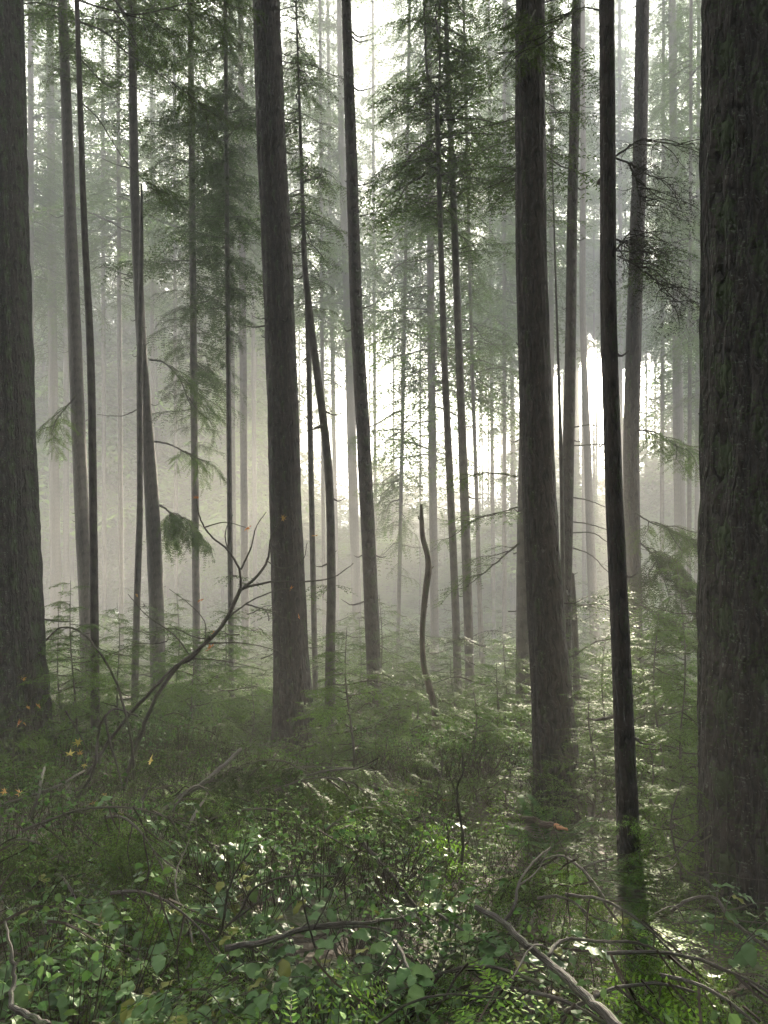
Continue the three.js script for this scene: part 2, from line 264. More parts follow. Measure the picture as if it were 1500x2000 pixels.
T('N', 'fir_tree', 'slim hazy trunk right of the forked pair, low in the wood', 28, [[0, 905, 5], [700, 922, 7], [1000, 932, 8], [1200, 938, 10], [1400, 945, 14]], { top: 20, seed: 15 });
T('N3', 'fir_tree', 'grey trunk peeking out left of the foot of the big right-centre fir', 12.2, [[0, 1034, 22], [700, 1030, 24], [1000, 1023, 25], [1300, 1023, 30], [1450, 1024, 36]], { top: 12, seed: 16, sides: 20 });
T('O', 'fir_tree', 'big dark fir trunk right of centre, left of the sun', 7.35, [[0, 1035, 54], [250, 1036, 58], [500, 1038, 60], [750, 1045, 61], [1000, 1055, 63], [1250, 1070, 70], [1450, 1084, 80], [1600, 1096, 86]], big({ seed: 17, ring: 0.05, sides: 64, flare: 0.25 }));
T('P', 'fir_tree', 'medium dark trunk standing just left of the sun', 13, [[0, 1126, 17], [200, 1123, 19], [400, 1118, 20], [700, 1114, 21], [900, 1110, 22], [1100, 1106, 23], [1250, 1105, 23], [1430, 1106, 24]], { top: 14, seed: 18, sides: 20, mat: M.barkFir });
T('P1', 'slender_tree', 'wiry thin stem between the big fir and the medium trunk left of the sun', 12, [[430, 1082, 3], [700, 1090, 5], [900, 1096, 8], [1200, 1100, 9]], { top: 6, seed: 19 });
T('P2', 'broken_snag', 'short broken stub behind the foot of the big right-centre fir', 12.4, [[1120, 1119, 5], [1200, 1122, 11], [1400, 1128, 17], [1470, 1130, 18]], { broken: true, seed: 20, cat: 'snag' });
T('Q', 'fir_tree', 'pale thin trunk in the glare right beside the sun', 36, [[0, 1137, 10], [300, 1139, 11], [600, 1138, 12], [900, 1148, 14], [1100, 1155, 17], [1350, 1166, 20]], { top: 28, seed: 21 });
T('R', 'fir_tree', 'straight black trunk in front of the sun, its foot in ferns', 5.55, [[0, 1185, 28], [300, 1187, 29], [600, 1188, 30], [800, 1194, 31], [1000, 1201, 33], [1200, 1210, 35], [1400, 1218, 38], [1700, 1229, 44]], big({ seed: 22, ring: 0.04, sides: 48, mat: M.barkFir, top: 9, flare: 0.15, ridge: 0.07 }));
T('S', 'fir_tree', 'grey trunk with ragged twigs just right of the sun', 16, [[0, 1255, 25], [300, 1250, 27], [500, 1243, 28], [700, 1237, 29], [900, 1233, 31], [1100, 1237, 29], [1300, 1243, 28], [1400, 1248, 28]], { top: 16, seed: 23, sides: 22, mat: M.barkFir });
T('T', 'fir_tree', 'pale grey trunk in the mist left of the massive right-edge trunk', 38, [[0, 1313, 14], [300, 1316, 15], [600, 1321, 17], [900, 1326, 21], [1100, 1330, 22], [1300, 1332, 24]], { top: 28, seed: 24 });
T('U', 'fir_tree', 'massive dark mossy trunk filling the right edge of the photo', 4.95, [[0, 1500, 234], [500, 1500, 238], [1000, 1500, 244], [1250, 1503, 248], [1500, 1510, 254], [1750, 1520, 262]], big({ seed: 25, ring: 0.035, sides: 110, mat: M.barkMoss, top: 9, flare: 0.16, ridge: 0.075 }));
T('W', 'crooked_snag', 'crooked bare snag bending like a snake near the middle', 9.6, [[985, 823, 5], [1020, 824, 9], [1050, 826, 10], [1085, 835, 11], [1110, 837, 13], [1150, 832, 12], [1200, 827, 11], [1250, 825, 10], [1300, 828, 11], [1340, 838, 13], [1380, 849, 14], [1420, 853, 17], [1450, 855, 15], [1500, 860, 14]], { broken: true, seed: 26, ring: 0.05, sides: 16, ridge: 0.12, mat: M.rotten, cat: 'snag', flare: 0.1 });

for (const [y, x, dx, dy] of [[1018, 824, -8, -10], [1112, 838, 9, -6], [1188, 829, 6, -4], [1322, 833, -7, -4], [1414, 856, -14, -6]]) part(trees.W.o, 'stub', limb([trees.W.local(x, y), trees.W.local(x + dx * 0.6, y + dy * 0.4), trees.W.local(x + dx, y + dy)], 0.017, 0.006, 6, 6, 0.3, y), M.rotten);
{ const w = trees.W; for (const [x, y, k] of [[821.5, 983, 1], [825.5, 992, 0.8]]) part(w.o, 'splinter', limb([w.local(823.5, 1004), w.local((823.5 + x) / 2, (y + 1004) / 2), w.local(x, y)], 0.014 * k, 0.003, 5, 6, 0.4, y), M.rotten); }
for (const [i, k] of ['A', 'C', 'F', 'G', 'I', 'J', 'L', 'M', 'N3', 'O', 'P', 'S', 'U', 'H', 'R'].entries()) {   // snapped dead limbs
  const t = trees[k], r = rng(1100 + i), vis = EYE + 0.66 * t.d - t.base.y, n = t.d < 9 ? 9 : 14;
  for (let j = 0; j < n; j++) { const y = lerp(0.18, 1, r()) * Math.min(vis, t.H - 0.3), p = t.at(y), a = r() * 6.283, R = t.rAt(y), L = (0.05 + 0.45 * r() * r()) * (t.d < 9 ? 0.5 : 1), c = V(Math.cos(a), 0, Math.sin(a)); part(t.o, 'stub', limb([p.clone().addScaledVector(c, R * 0.85), p.clone().addScaledVector(c, R + L * 0.5).add(V(0, -0.02 - 0.1 * L, 0)), p.clone().addScaledVector(c, R + L).add(V(0.02, (r() - 0.6) * 0.3 * L, 0.02))], 0.008 + 0.012 * r(), 0.004, 5, 5, 0.3, j), M.barkThin); }
}
// crowns high above the frame of the nearest trunks
function crownPart(t, y0, y1, geo, wide, turn) { const m = part(t.o, 'crown', geo, M.needle); const p = t.at(y0); m.position.copy(p); const u = t.at(y1).sub(p).normalize(); m.quaternion.setFromUnitVectors(V(0, 1, 0), u).multiply(new THREE.Quaternion().setFromEuler(new THREE.Euler(0, turn, 0))); m.scale.set(wide, (y1 - y0) / 20, wide); return m; }
['A', 'C', 'G', 'J', 'O', 'P', 'R', 'S', 'U'].forEach((k, i) => { const t = trees[k], y0 = 0.83 * t.d + 5; crownPart(t, y0, y0 + 9, crowns.wide[i % 2], 1, i * 1.3); });

// background conifers: [photo x at foot, photo x at top, metres away, trunk width px, crown from photo y, boughs, bough length, kind]
const BG = [
  [385, 372, 21, 16, 900, 90, 2.0, 'hang'], [238, 230, 27, 10, 600, 70, 2.2, 'hem'], [205, 200, 36, 9, 620, 70, 2.2, 'hem'], [130, 128, 36, 12, 600, 80, 2.2, 'hem'], [60, 60, 28, 14, 640, 90, 2.2, 'hem'],
  [300, 296, 40, 9, 640, 80, 2.2, 'hem'], [345, 340, 38, 8, 620, 80, 2.2, 'hem'], [458, 450, 30, 10, 560, 80, 1.9, 'hem'], [480, 470, 24, 16, 520, 80, 1.9, 'hem'], [500, 490, 42, 9, 640, 70, 2.2, 'hem'],
  [634, 625, 32, 8, 850, 90, 2.2, 'hem'], [452, 440, 17.5, 11, 740, 80, 1.3, 'hang'], [660, 640, 42, 9, 800, 70, 2.4, 'hem'], [776, 800, 24, 8, 1150, 80, 1.7, 'hem'], [850, 836, 23, 17, 1050, 120, 2.0, 'hem'], [735, 728, 44, 7, 850, 60, 1.8, 'hem'],
  [985, 985, 30, 9, 850, 80, 2.0, 'hem'], [965, 955, 38, 8, 800, 80, 2.2, 'hem'], [1010, 990, 46, 9, 850, 60, 2.2, 'hem'], [1075, 1078, 27, 12, 700, 50, 1.35, 'hem'], [1142, 1136, 42, 8, 520, 40, 1.4, 'hem'],
  [1292, 1296, 30, 9, 760, 40, 1.6, 'hem'], [1345, 1350, 22, 9, 850, 40, 1.5, 'hem'], [1360, 1365, 30, 10, 1000, 70, 2.2, 'hem'], [1400, 1400, 38, 9, 1000, 60, 2.4, 'hem'], [1215, 1210, 48, 9, 500, 40, 1.6, 'hem'],
];
const BG_LABEL = {
  385: 'dark hemlock with curtains of hanging boughs right of the left trunks',
  238: 'hazy slim conifer right of the slender black sapling trunk',
  205: 'far faint conifer just right of the slender black sapling',
  130: 'far pale trunk between the edge-side misty trunk and the grey hazy trunk',
  60: 'dim conifer half hidden by the massive left-edge trunk',
  300: 'far faint conifer close behind the tapering left trunk',
  345: 'far faint conifer between tapering trunk and hanging-bough hemlock',
  458: 'hazy slim conifer left of the thicker one beside the broad fir',
  480: 'thicker grey conifer trunk left of the broad fir',
  500: 'far faint conifer hugging the left side of the broad fir',
  634: 'hazy slim conifer seen right of the leaning broken snag',
  452: 'dark thin hemlock with dense hanging boughs left of the broad fir',
  660: 'far faint conifer left of the pale misty middle trunk',
  776: 'slim hemlock with layered drooping boughs left of the crooked snag',
  850: 'broad-crowned hemlock behind the crooked snag',
  735: 'far faint conifer just right of the tall middle trunk',
  985: 'hazy slim conifer left of the big right-centre fir',
  965: 'far faint conifer midway between forked pair and big fir',
  1010: 'far faint conifer touching the left side of the big fir',
  1075: 'pale conifer in the gap right of the big right-centre fir',
  1142: 'far faint trunk between the medium trunk and the sun',
  1292: 'hazy slim conifer right of the ragged grey trunk',
  1345: 'slim conifer left of the massive right trunk, nearer one',
  1360: 'hazy conifer by the massive right trunk, farther one',
  1400: 'far faint conifer mostly hidden by the massive right trunk',
  1215: 'far faint trunk right of the sun, behind the black trunk',
};
BG.forEach(([xb, xt, near, w, cy, n, len, kind], i) => {
  const d = near >= 22 ? near * 1.45 : near; len *= near >= 22 ? 1.3 : 1;
  const lab = BG_LABEL[xb];
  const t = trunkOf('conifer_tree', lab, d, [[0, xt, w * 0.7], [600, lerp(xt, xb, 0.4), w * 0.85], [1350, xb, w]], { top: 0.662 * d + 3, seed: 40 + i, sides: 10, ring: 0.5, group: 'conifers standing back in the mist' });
  const y0 = t.yOf(cy); crownPart(t, y0, t.H - 0.2, kind === 'hang' ? crowns.hang[0] : crowns.hem[i % 5], len / 1.7, i * 2.1);
});

[['H', 620, 0.6], ['K', 760, 1.2], ['M', 560, 0.95], ['L', 480, 0.8], ['N', 900, 0.9], ['T', 600, 1.2], ['D', 800, 1.1], ['F', 230, 0.8], ['C', 200, 0.8], ['N3', 500, 0.6]].forEach(([k, py, w], i) => { const t = trees[k], y0 = t.yOf(py); crownPart(t, y0, Math.max(t.H - 0.2, y0 + 8), crowns.hem[(i * 3 + 1) % 5], w, i * 1.7); });

// ---------------------------------------------------------------- the far wood, the wood round and behind the camera (off frame, it darkens the trunks), the understorey
function inWedge(r, d0, d1, spread = 0.62) { const d = Math.sqrt(lerp(d0 * d0, d1 * d1, r())), x = (r() * 2 - 1) * spread * d; return V(x, 0, -d); }
function stuff(name, label, geos, mat, lists, category) {
  const g = new THREE.Group(); g.name = numbered(name); scene.add(g); tag(g, label, category, null, 'stuff');
  geos.forEach((geo, k) => lists[k].length && many(g, 'foliage', geo, mat, lists[k].map((q) => q[0]), lists[k].map((q) => q[1])));
  return g;
}
const grey = (b) => new THREE.Color(b, b, b);
const trunkCopy = sweep([V(0, 0, 0), V(0.01, 0.35, 0), V(-0.01, 0.7, 0), V(0, 1, 0)], [1, 0.8, 0.6, 0.25], 8, null, false, 20);
{
  const r = rng(501), L = crowns.far.map(() => []), tr = [];
  for (let i = 0; i < 360; i++) {
    const p = inWedge(r, 66, 125, 0.72), px = 750 + p.x / -p.z * F, gy = ground(p.x, p.z); let H = 19 + r() * 23;
    const open = smooth(px, 430, 600) * (1 - smooth(px, 1360, 1460));
    if (r() < 0.93 * open) H = Math.min(H, EYE - gy - p.z * (px > 1050 && px < 1340 ? 0.065 + 0.068 * r() : -0.07 + 0.15 * r()));
    if (px < 540) H = Math.max(H, 38 + 26 * r()); if (px > 1330) H = Math.max(H, 32 + 23 * r());
    if (open > 0.5 && r() < 0.1 || H < 4) continue;
    tr.push(tmpM().compose(V(p.x, gy - 0.2, p.z), new THREE.Quaternion().setFromEuler(new THREE.Euler((r() - 0.5) * 0.05, r() * 6, (r() - 0.5) * 0.06)), V(0.12 + 0.14 * r(), H, 0.12 + 0.14 * r())));
    const w = 1.7 + 1.5 * r(); L[i % 5].push([tmpM().compose(V(p.x, gy + H * 0.1, p.z), new THREE.Quaternion().setFromEuler(new THREE.Euler(0, r() * 6.283, 0)), V(w, H * 0.9 / 20, w)), grey(0.7 + 0.5 * r())]);
  }
  for (let i = 0; i < 150; i++) { const d = 88 + 36 * r(), x = (r() * 2 - 1) * 0.6 * d, gy = ground(x, -d), H = 7 + 7 * r(), w = 1.3 + 0.9 * r(); L[i % 5].push([tmpM().compose(V(x, gy - 2.5, -d), new THREE.Quaternion().setFromEuler(new THREE.Euler(0, r() * 6.283, 0)), V(w, (H + 2.5) / 20, w)), grey(0.9)]); }
  // the tall pale conifers round the sun, the light comes through the gap between them
  for (const [px, py, low] of [[950, 500, 760], [972, 480, 760], [994, 520, 740], [1070, 560, 735], [1084, 500, 728], [1097, 520, 735], [1108, 500, 730], [1120, 480, 715], [1130, 500, 690], [1150, 440, 655], [1164, 430, 655], [1180, 480, 680], [1193, 460, 720], [1203, 500, 725], [1216, 460, 728], [1230, 480, 728], [1246, 500, 725], [1264, 480, 722], [1284, 520, 720]]) for (const D of px > 1090 && px < 1235 ? [84, 92, 100, 108, 116, 123] : [94, 116]) {
    const d = D + 3 * r(), x = (px + 16 * (r() - 0.5) - 750) / F * d, gy = ground(x, -d), H = EYE - (py - 1000) / F * d - gy, w = 0.9 + 0.36 * r();
    if (r() < 0.4) tr.push(tmpM().compose(V(x, gy - 0.2, -d), new THREE.Quaternion().setFromEuler(new THREE.Euler(0, r() * 6, (r() - 0.5) * 0.04)), V(0.12 + 0.12 * r(), H, 0.15))); const c0 = low ? Math.max(1, H - (low + 14 - 75 * r() * r() - py) / F * d) : 2; L[Math.floor(r() * 5)].push([tmpM().compose(V(x, gy + c0, -d), new THREE.Quaternion().setFromEuler(new THREE.Euler(0, r() * 6.283, 0)), V(w, (H - c0) / 20, w)), grey(0.9)]);
  }
  for (let i = 0; i < 25; i++) {
    const px = 560 + i * 33 + 30 * (r() - 0.5), d = 60 + 38 * r(), low = (px > 1060 && px < 1280 ? 560 : 700) + 260 * (r() - 0.5), x = (px - 750) / F * d, gy = ground(x, -d), H = EYE + 0.7 * d - gy, c0 = EYE + (1000 - low) / F * d - gy, w = 1.3 + 0.8 * r();
    tr.push(tmpM().compose(V(x, gy - 0.2, -d), new THREE.Quaternion(), V(0.11, H, 0.11))); L[i % 5].push([tmpM().compose(V(x, gy + c0, -d), new THREE.Quaternion().setFromEuler(new THREE.Euler(0, r() * 6.283, 0)), V(w, (H - c0) / 20, w)), grey(0.9)]);
  }
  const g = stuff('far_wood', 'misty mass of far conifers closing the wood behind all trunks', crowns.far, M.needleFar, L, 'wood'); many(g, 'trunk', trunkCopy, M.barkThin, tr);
}
{
  const r = rng(502), L = crowns.wide.map(() => []), tr = [];
  const tree = (x, z, H, c0, w) => { const gy = ground(x, z); tr.push(tmpM().compose(V(x, gy - 0.2, z), new THREE.Quaternion(), V(0.25, H, 0.25))); L[Math.floor(r() * 2)].push([tmpM().compose(V(x, gy + c0, z), new THREE.Quaternion().setFromEuler(new THREE.Euler(0, r() * 6.283, 0)), V(w, (H - c0) / 20, w)), grey(0.8)]); };
  for (let i = 0; i < 110; i++) { const a = (i + r()) / 90 * Math.PI * 1.4 - Math.PI * 0.2, R = 9 + r() * 11, x = Math.cos(a) * R * 1.3, z = Math.sin(a) * R + 1; if (z < 4 && Math.abs(x) < 7.5 - 0.55 * Math.min(0, z)) continue; tree(x, z, 20 + r() * 6, 0.5, 0.9 + 0.5 * r()); }
  const g = stuff('surrounding_wood', 'dense dark conifers standing behind the viewer', crowns.wide, M.needleFar, L, 'wood'); many(g, 'trunk', trunkCopy, M.barkThin, tr);
}
const SLOPE = new THREE.Quaternion().setFromEuler(new THREE.Euler(-Math.atan(0.17), 0, 0));
function patch(seed, size, items) {                            // a square of undergrowth, merged; items: [count, geometries, (r, x, z) => matrix, brightness]
  const r = rng(seed), out = [];
  for (const [n, geos, at, br = 1] of items) for (let i = 0; i < n; i++) { const x = (r() - 0.5) * size, z = (r() - 0.5) * size, g = geos[Math.floor(r() * geos.length)].clone(), k = br * (0.55 + 0.8 * r()); g.applyMatrix4(at(r, x, z)); const c = g.attributes.color; for (let j = 0; j < c.array.length; j++) c.array[j] *= k; out.push(g); }
  return mergeGeometries(out);
}
function tiles(r, d0, d1, step, spread, rise, skip, kinds, sc = 1) {
  const L = Array.from({ length: kinds }, () => []);
  for (let z = d0; z < d1; z += step) for (let x = -spread * z - step; x <= spread * z + step; x += step) {
    if (r() < skip) continue;
    const px = x + (r() - 0.5) * step * 0.7, pz = -z + (r() - 0.5) * step * 0.7, y = ground(px, pz) + rise(px, pz), k = sc * (0.85 + 0.3 * r());
    const foot = ['A', 'G', 'O', 'R', 'U'].some((q) => { const b = trees[q].base; return Math.abs(px - b.x * -pz / trees[q].d) < trees[q].rAt(0) + 0.45 && pz > b.z - 0.3 && pz < b.z + 2.2; });
    if (foot && r() < 0.5) continue; const flat = foot ? 0.45 : 1;
    L[Math.floor(r() * kinds)].push([tmpM().compose(V(px, y - (foot ? 0.15 : 0), pz), SLOPE.clone().multiply(new THREE.Quaternion().setFromEuler(new THREE.Euler(0, r() * 6.283, 0))), V(k, flat * k * (0.8 + 0.5 * r()), k)), grey(0.75 + 0.5 * r())]);
  }
  return L;
}
boughs.fineLite = [21, 22, 23].map((k) => bough(k, { col: [0.085, 0.165, 0.014], twigs: 11, len: 0.46, gap: 0.05, leafL: 0.075, leafW: 0.026, droop: 0.22, hang: 0.25 }));
boughs.cedarLite = [24, 25, 26].map((k) => bough(k, { col: G_CEDAR, twigs: 11, len: 0.42, gap: 0.034, leafL: 0.055, leafW: 0.017, droop: 0.4, hang: 0.7 }));
{
  const lay = (h) => (r, x, z) => place(V(x, 0.05 + h * Math.pow(r(), 1.5), z), r() * 6.283, 0.1 + (r() - 0.4) * 0.5, (r() - 0.5) * 0.5, 0.6 + 0.8 * r());
  const geos = [[27, 1.4], [20, 2.4], [30, 1.0], [14, 0.7], [24, 1.8]].map(([n, h], i) => patch(530 + i, 2.6, [[n, boughs.fineLite, lay(h)]]));
  const far = tiles(rng(505), 47, 80, 4, 0.55, () => 0, 0.1, 5, 1.9);
  stuff('understorey', 'low green understorey of young hemlock spreading back between the trunks', geos, M.needle, tiles(rng(503), 12, 47, 2.2, 0.55, () => 0, 0.12, 5).map((l, k) => [...l, ...far[k]]), 'undergrowth');
}

// ---------------------------------------------------------------- small leaves, salal, ferns
function leafGeo(L, W, fold, bend, seed) {
  const n = 6, pos = [], idx = [], r = rng(seed);
  for (let i = 0; i <= n; i++) { const t = i / n, w = W / 2 * Math.pow(Math.sin(Math.PI * Math.pow(t, 0.78)), 0.75), y = -bend * t * t, wv = 0.006 * Math.sin(i * 2.1 + seed); pos.push(L * t, y + fold * w * 0.9 + wv, w, L * t, y, 0, L * t, y + fold * w * 0.9 - wv, -w); }
  for (let i = 0; i < n; i++) { const a = i * 3; for (const [p, q] of [[a, a + 1], [a + 1, a + 2]]) idx.push(p, p + 3, q, q, p + 3, q + 3); }
  const g = new THREE.BufferGeometry(); g.setAttribute('position', new THREE.Float32BufferAttribute(pos, 3)); g.setIndex(idx); g.computeVertexNormals();
  g.setAttribute('color', new THREE.Float32BufferAttribute(pos.map(() => 1), 3)); return g;
}
const salalLeaf = [0, 1, 2].map((k) => leafGeo(0.078, 0.05, 0.25 - k * 0.12, 0.012 + 0.01 * k, k + 3));
const salalMats = [[0.065, 0.14, 0.04], [0.085, 0.165, 0.055], [0.1, 0.18, 0.05], [0.06, 0.115, 0.05], [0.15, 0.17, 0.03]].map((c) => leafMat(c, 0.55, 0.34, 0.28));
// px,py: where the plant's middle shows in the photo; h its height above the ground
const onGround = (px, py, h = 0) => { const d = (EYE - h) / Math.max(0.02, (py - 1000) / F - 0.17); return P(px, py, d); };
const groundAt = (p) => V(p.x, ground(p.x, p.z), p.z);
function salal(label, px, py, h, stems, seed, group) {
  const r = rng(seed), mid = onGround(px, py, h * 0.8), b = groundAt(mid), o = thing('salal_shrub', label, 'shrub', b, group);
  for (let s = 0; s < stems; s++) {
    const a = r() * 6.283, out = (0.12 + 0.3 * r()), H = h * (0.65 + 0.5 * r()), pts = [V(Math.cos(a) * 0.03, -0.03, Math.sin(a) * 0.03), V(Math.cos(a) * out * 0.4, H * 0.6, Math.sin(a) * out * 0.4), V(Math.cos(a) * out, H, Math.sin(a) * out), V(Math.cos(a) * out * 1.7, H * 0.97, Math.sin(a) * out * 1.7)];
    const c = curve(pts, 12); part(o, 'stem', sweep(c, c.map((_, i) => lerp(0.0035, 0.0014, i / 12)), 5), M.twig);
    for (let i = 4; i <= 12; i++) { if (r() < 0.12) continue; const p = c[i], az = -a + (i % 2 ? 1 : -1) * (0.5 + r() * 0.7), m = part(o, 'leaf', salalLeaf[Math.floor(r() * 3)], salalMats[Math.floor(Math.pow(r(), 2) * 5)]); m.position.copy(p); m.quaternion.setFromEuler(new THREE.Euler(0, az, 0)).multiply(new THREE.Quaternion().setFromEuler(new THREE.Euler((r() - 0.5) * 0.9, 0, (r() - 0.62) * 1.1))); const k = 0.75 + 0.55 * r(); m.scale.set(k, k, k); }
  }
  return o;
}
const clumpGeo = (seed, n, L, W, col, H) => {                 // a handful of small leaves on fine stems
  const r = rng(seed), s = new Soup();
  for (let i = 0; i < n; i++) {
    const a = r() * 6.283, R = 0.16 * Math.sqrt(r()), p = V(Math.cos(a) * R, H * (0.3 + 0.7 * r()), Math.sin(a) * R);
    if (i % 3 === 0) s.stem(V(p.x * 0.3, 0, p.z * 0.3), p, 0.0022, 0.0012, BROWN);
    const az = r() * 6.283, tl = (r() - 0.6) * 0.9, dir = V(Math.cos(az) * Math.cos(tl), Math.sin(tl), Math.sin(az) * Math.cos(tl)), side = dir.clone().cross(V(0, 1, 0)).normalize(), up = side.clone().cross(dir), l = L * (0.6 + 0.7 * r()), w = W * (0.6 + 0.7 * r()), c = tintG(r, col);
    const m1 = p.clone().addScaledVector(dir, l * 0.3), m2 = p.clone().addScaledVector(dir, l * 0.65), e = p.clone().addScaledVector(dir, l).addScaledVector(up, -l * 0.15), roll = (r() - 0.5) * 1.2, sd = side.clone().multiplyScalar(Math.cos(roll)).addScaledVector(up, Math.sin(roll));
    const q = (m, k) => m.clone().addScaledVector(sd, k * w / 2).addScaledVector(up, 0.12 * w);
    for (const k of [1, -1]) { s.tri(p, q(m1, k * 0.9), m1, c); s.tri(m1, q(m1, k * 0.9), q(m2, k * 0.85), c); s.tri(m1, q(m2, k * 0.85), m2, c); s.tri(m2, q(m2, k * 0.85), e, c); }
  }
  return s.geo();
};
const clumps = [clumpGeo(31, 22, 0.026, 0.015, [0.09, 0.17, 0.022], 0.26), clumpGeo(32, 22, 0.03, 0.018, [0.075, 0.15, 0.025], 0.3), clumpGeo(33, 16, 0.042, 0.027, [0.065, 0.135, 0.035], 0.33), clumpGeo(34, 26, 0.019, 0.012, [0.1, 0.165, 0.03], 0.28)];
{
  const r = rng(504);
  const clump = (r, x, z) => place(V(x, r() * 0.16 - 0.03, z), r() * 6.283, (r() - 0.5) * 0.8, (r() - 0.5) * 0.8, 0.7 + 0.6 * r());
  const twig = (r, x, z) => place(V(x, 0.08 + r() * 0.28, z), r() * 6.283, (r() - 0.6) * 1.1, (r() - 0.5) * 1.2, 0.25 + 0.42 * r());
  const c = (...k) => k.map((i) => clumps[i]);
  const rise = (x, z) => 0.75 * mound(x, z);
  const cover = [patch(541, 1.1, [[34, c(2, 1), clump]]), patch(542, 1.1, [[38, c(0, 1), clump]]), patch(543, 1.1, [[34, c(3, 0), clump]]), patch(544, 1.1, [[18, c(0, 1, 2), clump]]), patch(545, 1.1, [[26, c(1, 3), clump]])];
  stuff('ground_cover', 'tangled small-leaved ground cover over the forest floor', cover, M.leaf, tiles(r, 2, 15, 0.85, 0.56, rise, 0.1, 5), 'ground cover');
  const mats = [patch(551, 1.1, [[16, boughs.cedarLite, twig]]), patch(552, 1.1, [[9, boughs.cedarLite, twig], [5, boughs.fineLite, twig]]), patch(553, 1.1, [[22, boughs.cedarLite, twig]]), patch(554, 1.1, [[6, boughs.fineLite, twig, 1.3]])];
  stuff('fallen_foliage', 'matted green cedar twigs strewn over the forest floor', mats, M.needle, tiles(r, 2.2, 14, 0.9, 0.56, rise, 0.25, 4), 'undergrowth');
  const S = [], stick = limb([V(0, 0, 0), V(0.3, 0.04, 0.03), V(0.62, 0.0, -0.04), V(1, 0.09, 0.02)], 0.008, 0.003, 5, 10, 0.2, 5);
  for (let i = 0; i < 420; i++) { const d = 2.3 + 11 * Math.pow(r(), 1.1), p = V((r() * 2 - 1) * 0.56 * d, 0, -d); p.y = ground(p.x, p.z) + 0.05 + 0.32 * r(); S.push(place(p, r() * 6.283, (r() - 0.4) * 0.9, r() * 6, 0.25 + 0.65 * r())); }
  const g = new THREE.Group(); g.name = 'twig_litter'; scene.add(g); tag(g, 'dark broken twigs scattered through the undergrowth', 'twigs', null, 'stuff'); many(g, 'twig', stick, M.twig, S);
}
[[80, 1830, 0.42, 'salal shrub by the bent tan branch, upper one at the left edge'], [170, 1850, 0.42, 'salal shrub in the middle of the left foreground thicket'], [260, 1790, 0.44, 'tall salal shrub under the arching grey-green cedar bough'], [330, 1850, 0.42, 'salal shrub left of the forked bare shrub'], [120, 1920, 0.42, 'salal shrub just right of the bent tan branch'], [230, 1930, 0.4, 'large-leaved salal shrub low in the left foreground'], [330, 1940, 0.4, 'salal shrub beside the small lower-left fern'], [420, 1835, 0.38, 'salal shrub at the foot of the forked bare shrub'], [60, 1975, 0.36, 'salal shrub in the bottom left corner'], [390, 1735, 0.5, 'pale tall salal shrub standing behind the forked bare shrub'], [610, 1890, 0.4, 'salal shrub below the curved twin-stemmed branch, left one'], [700, 1860, 0.4, 'salal shrub below the curved twin-stemmed branch, right one'], [590, 1965, 0.38, 'salal shrub at the foot of the wispy bare shrub'], [760, 1930, 0.42, 'round-leaved upright salal shrub in the bottom middle'], [870, 1940, 0.4, 'salal shrub left of the thick grey branch, far one'], [930, 1955, 0.4, 'salal shrub left of the thick grey branch, near one'], [1010, 1930, 0.42, 'salal shrub close under the thick grey branch'], [240, 1690, 0.5, 'small salal shrub with a big dark leaf behind the cedar bough'], [680, 1780, 0.42, 'salal shrub above the curved twin-stemmed branch'], [470, 1978, 0.38, 'salal shrub at the bottom between fern and wispy shrub'], [820, 1988, 0.36, 'salal shrub at the bottom edge right of the middle'], [1390, 1820, 0.45, 'sparse salal sprig before the massive right trunk'], [160, 1988, 0.36, 'salal shrub at the bottom edge right of the tan branch'], [300, 1995, 0.36, 'salal shrub at the bottom edge left of the small fern'], [820, 1730, 0.4, 'bright yellow-green salal shrub in the sunlit patch'], [1080, 1980, 0.4, 'salal shrub right under the lower end of the thick grey branch'], [1480, 1990, 0.35, 'salal shrub in the bottom right corner'], [520, 1720, 0.45, 'salal shrub behind the forked bare shrub, right side']].forEach(([px, py, h, label], i) => salal('glossy ' + label, px, py, h, 8, 600 + i, 'salal shrubs of the foreground'));
function frondGeo(seed, L) {
  const r = rng(seed), s = new Soup(), ax = (t) => V(L * t * (1 - 0.2 * t), L * (0.75 * t - 0.72 * t * t), 0.03 * Math.sin(t * 4 + seed));
  for (let i = 0; i < 10; i++) s.stem(ax(i / 10), ax((i + 1) / 10), 0.004 * (1 - i / 11), 0.004 * (1 - (i + 1) / 11), [0.07, 0.06, 0.03]);
  for (let i = 3; i < 42; i++) { const t = i / 42, o = ax(t), d = ax(t + 0.01).sub(o).normalize(); for (const sg of [-1, 1]) { const l = L * 0.15 * Math.sin(Math.PI * Math.pow(t, 0.7)) + 0.006; s.diamond(o, V(d.x * 0.35, d.y * 0.35 - 0.12, sg * 0.9).normalize(), d, l, L * 0.021, tintG(r, [0.055, 0.115, 0.03], 0.2)); } }
  return s.geo();
}
const fronds = [frondGeo(41, 0.75), frondGeo(42, 0.6), frondGeo(43, 0.68)];
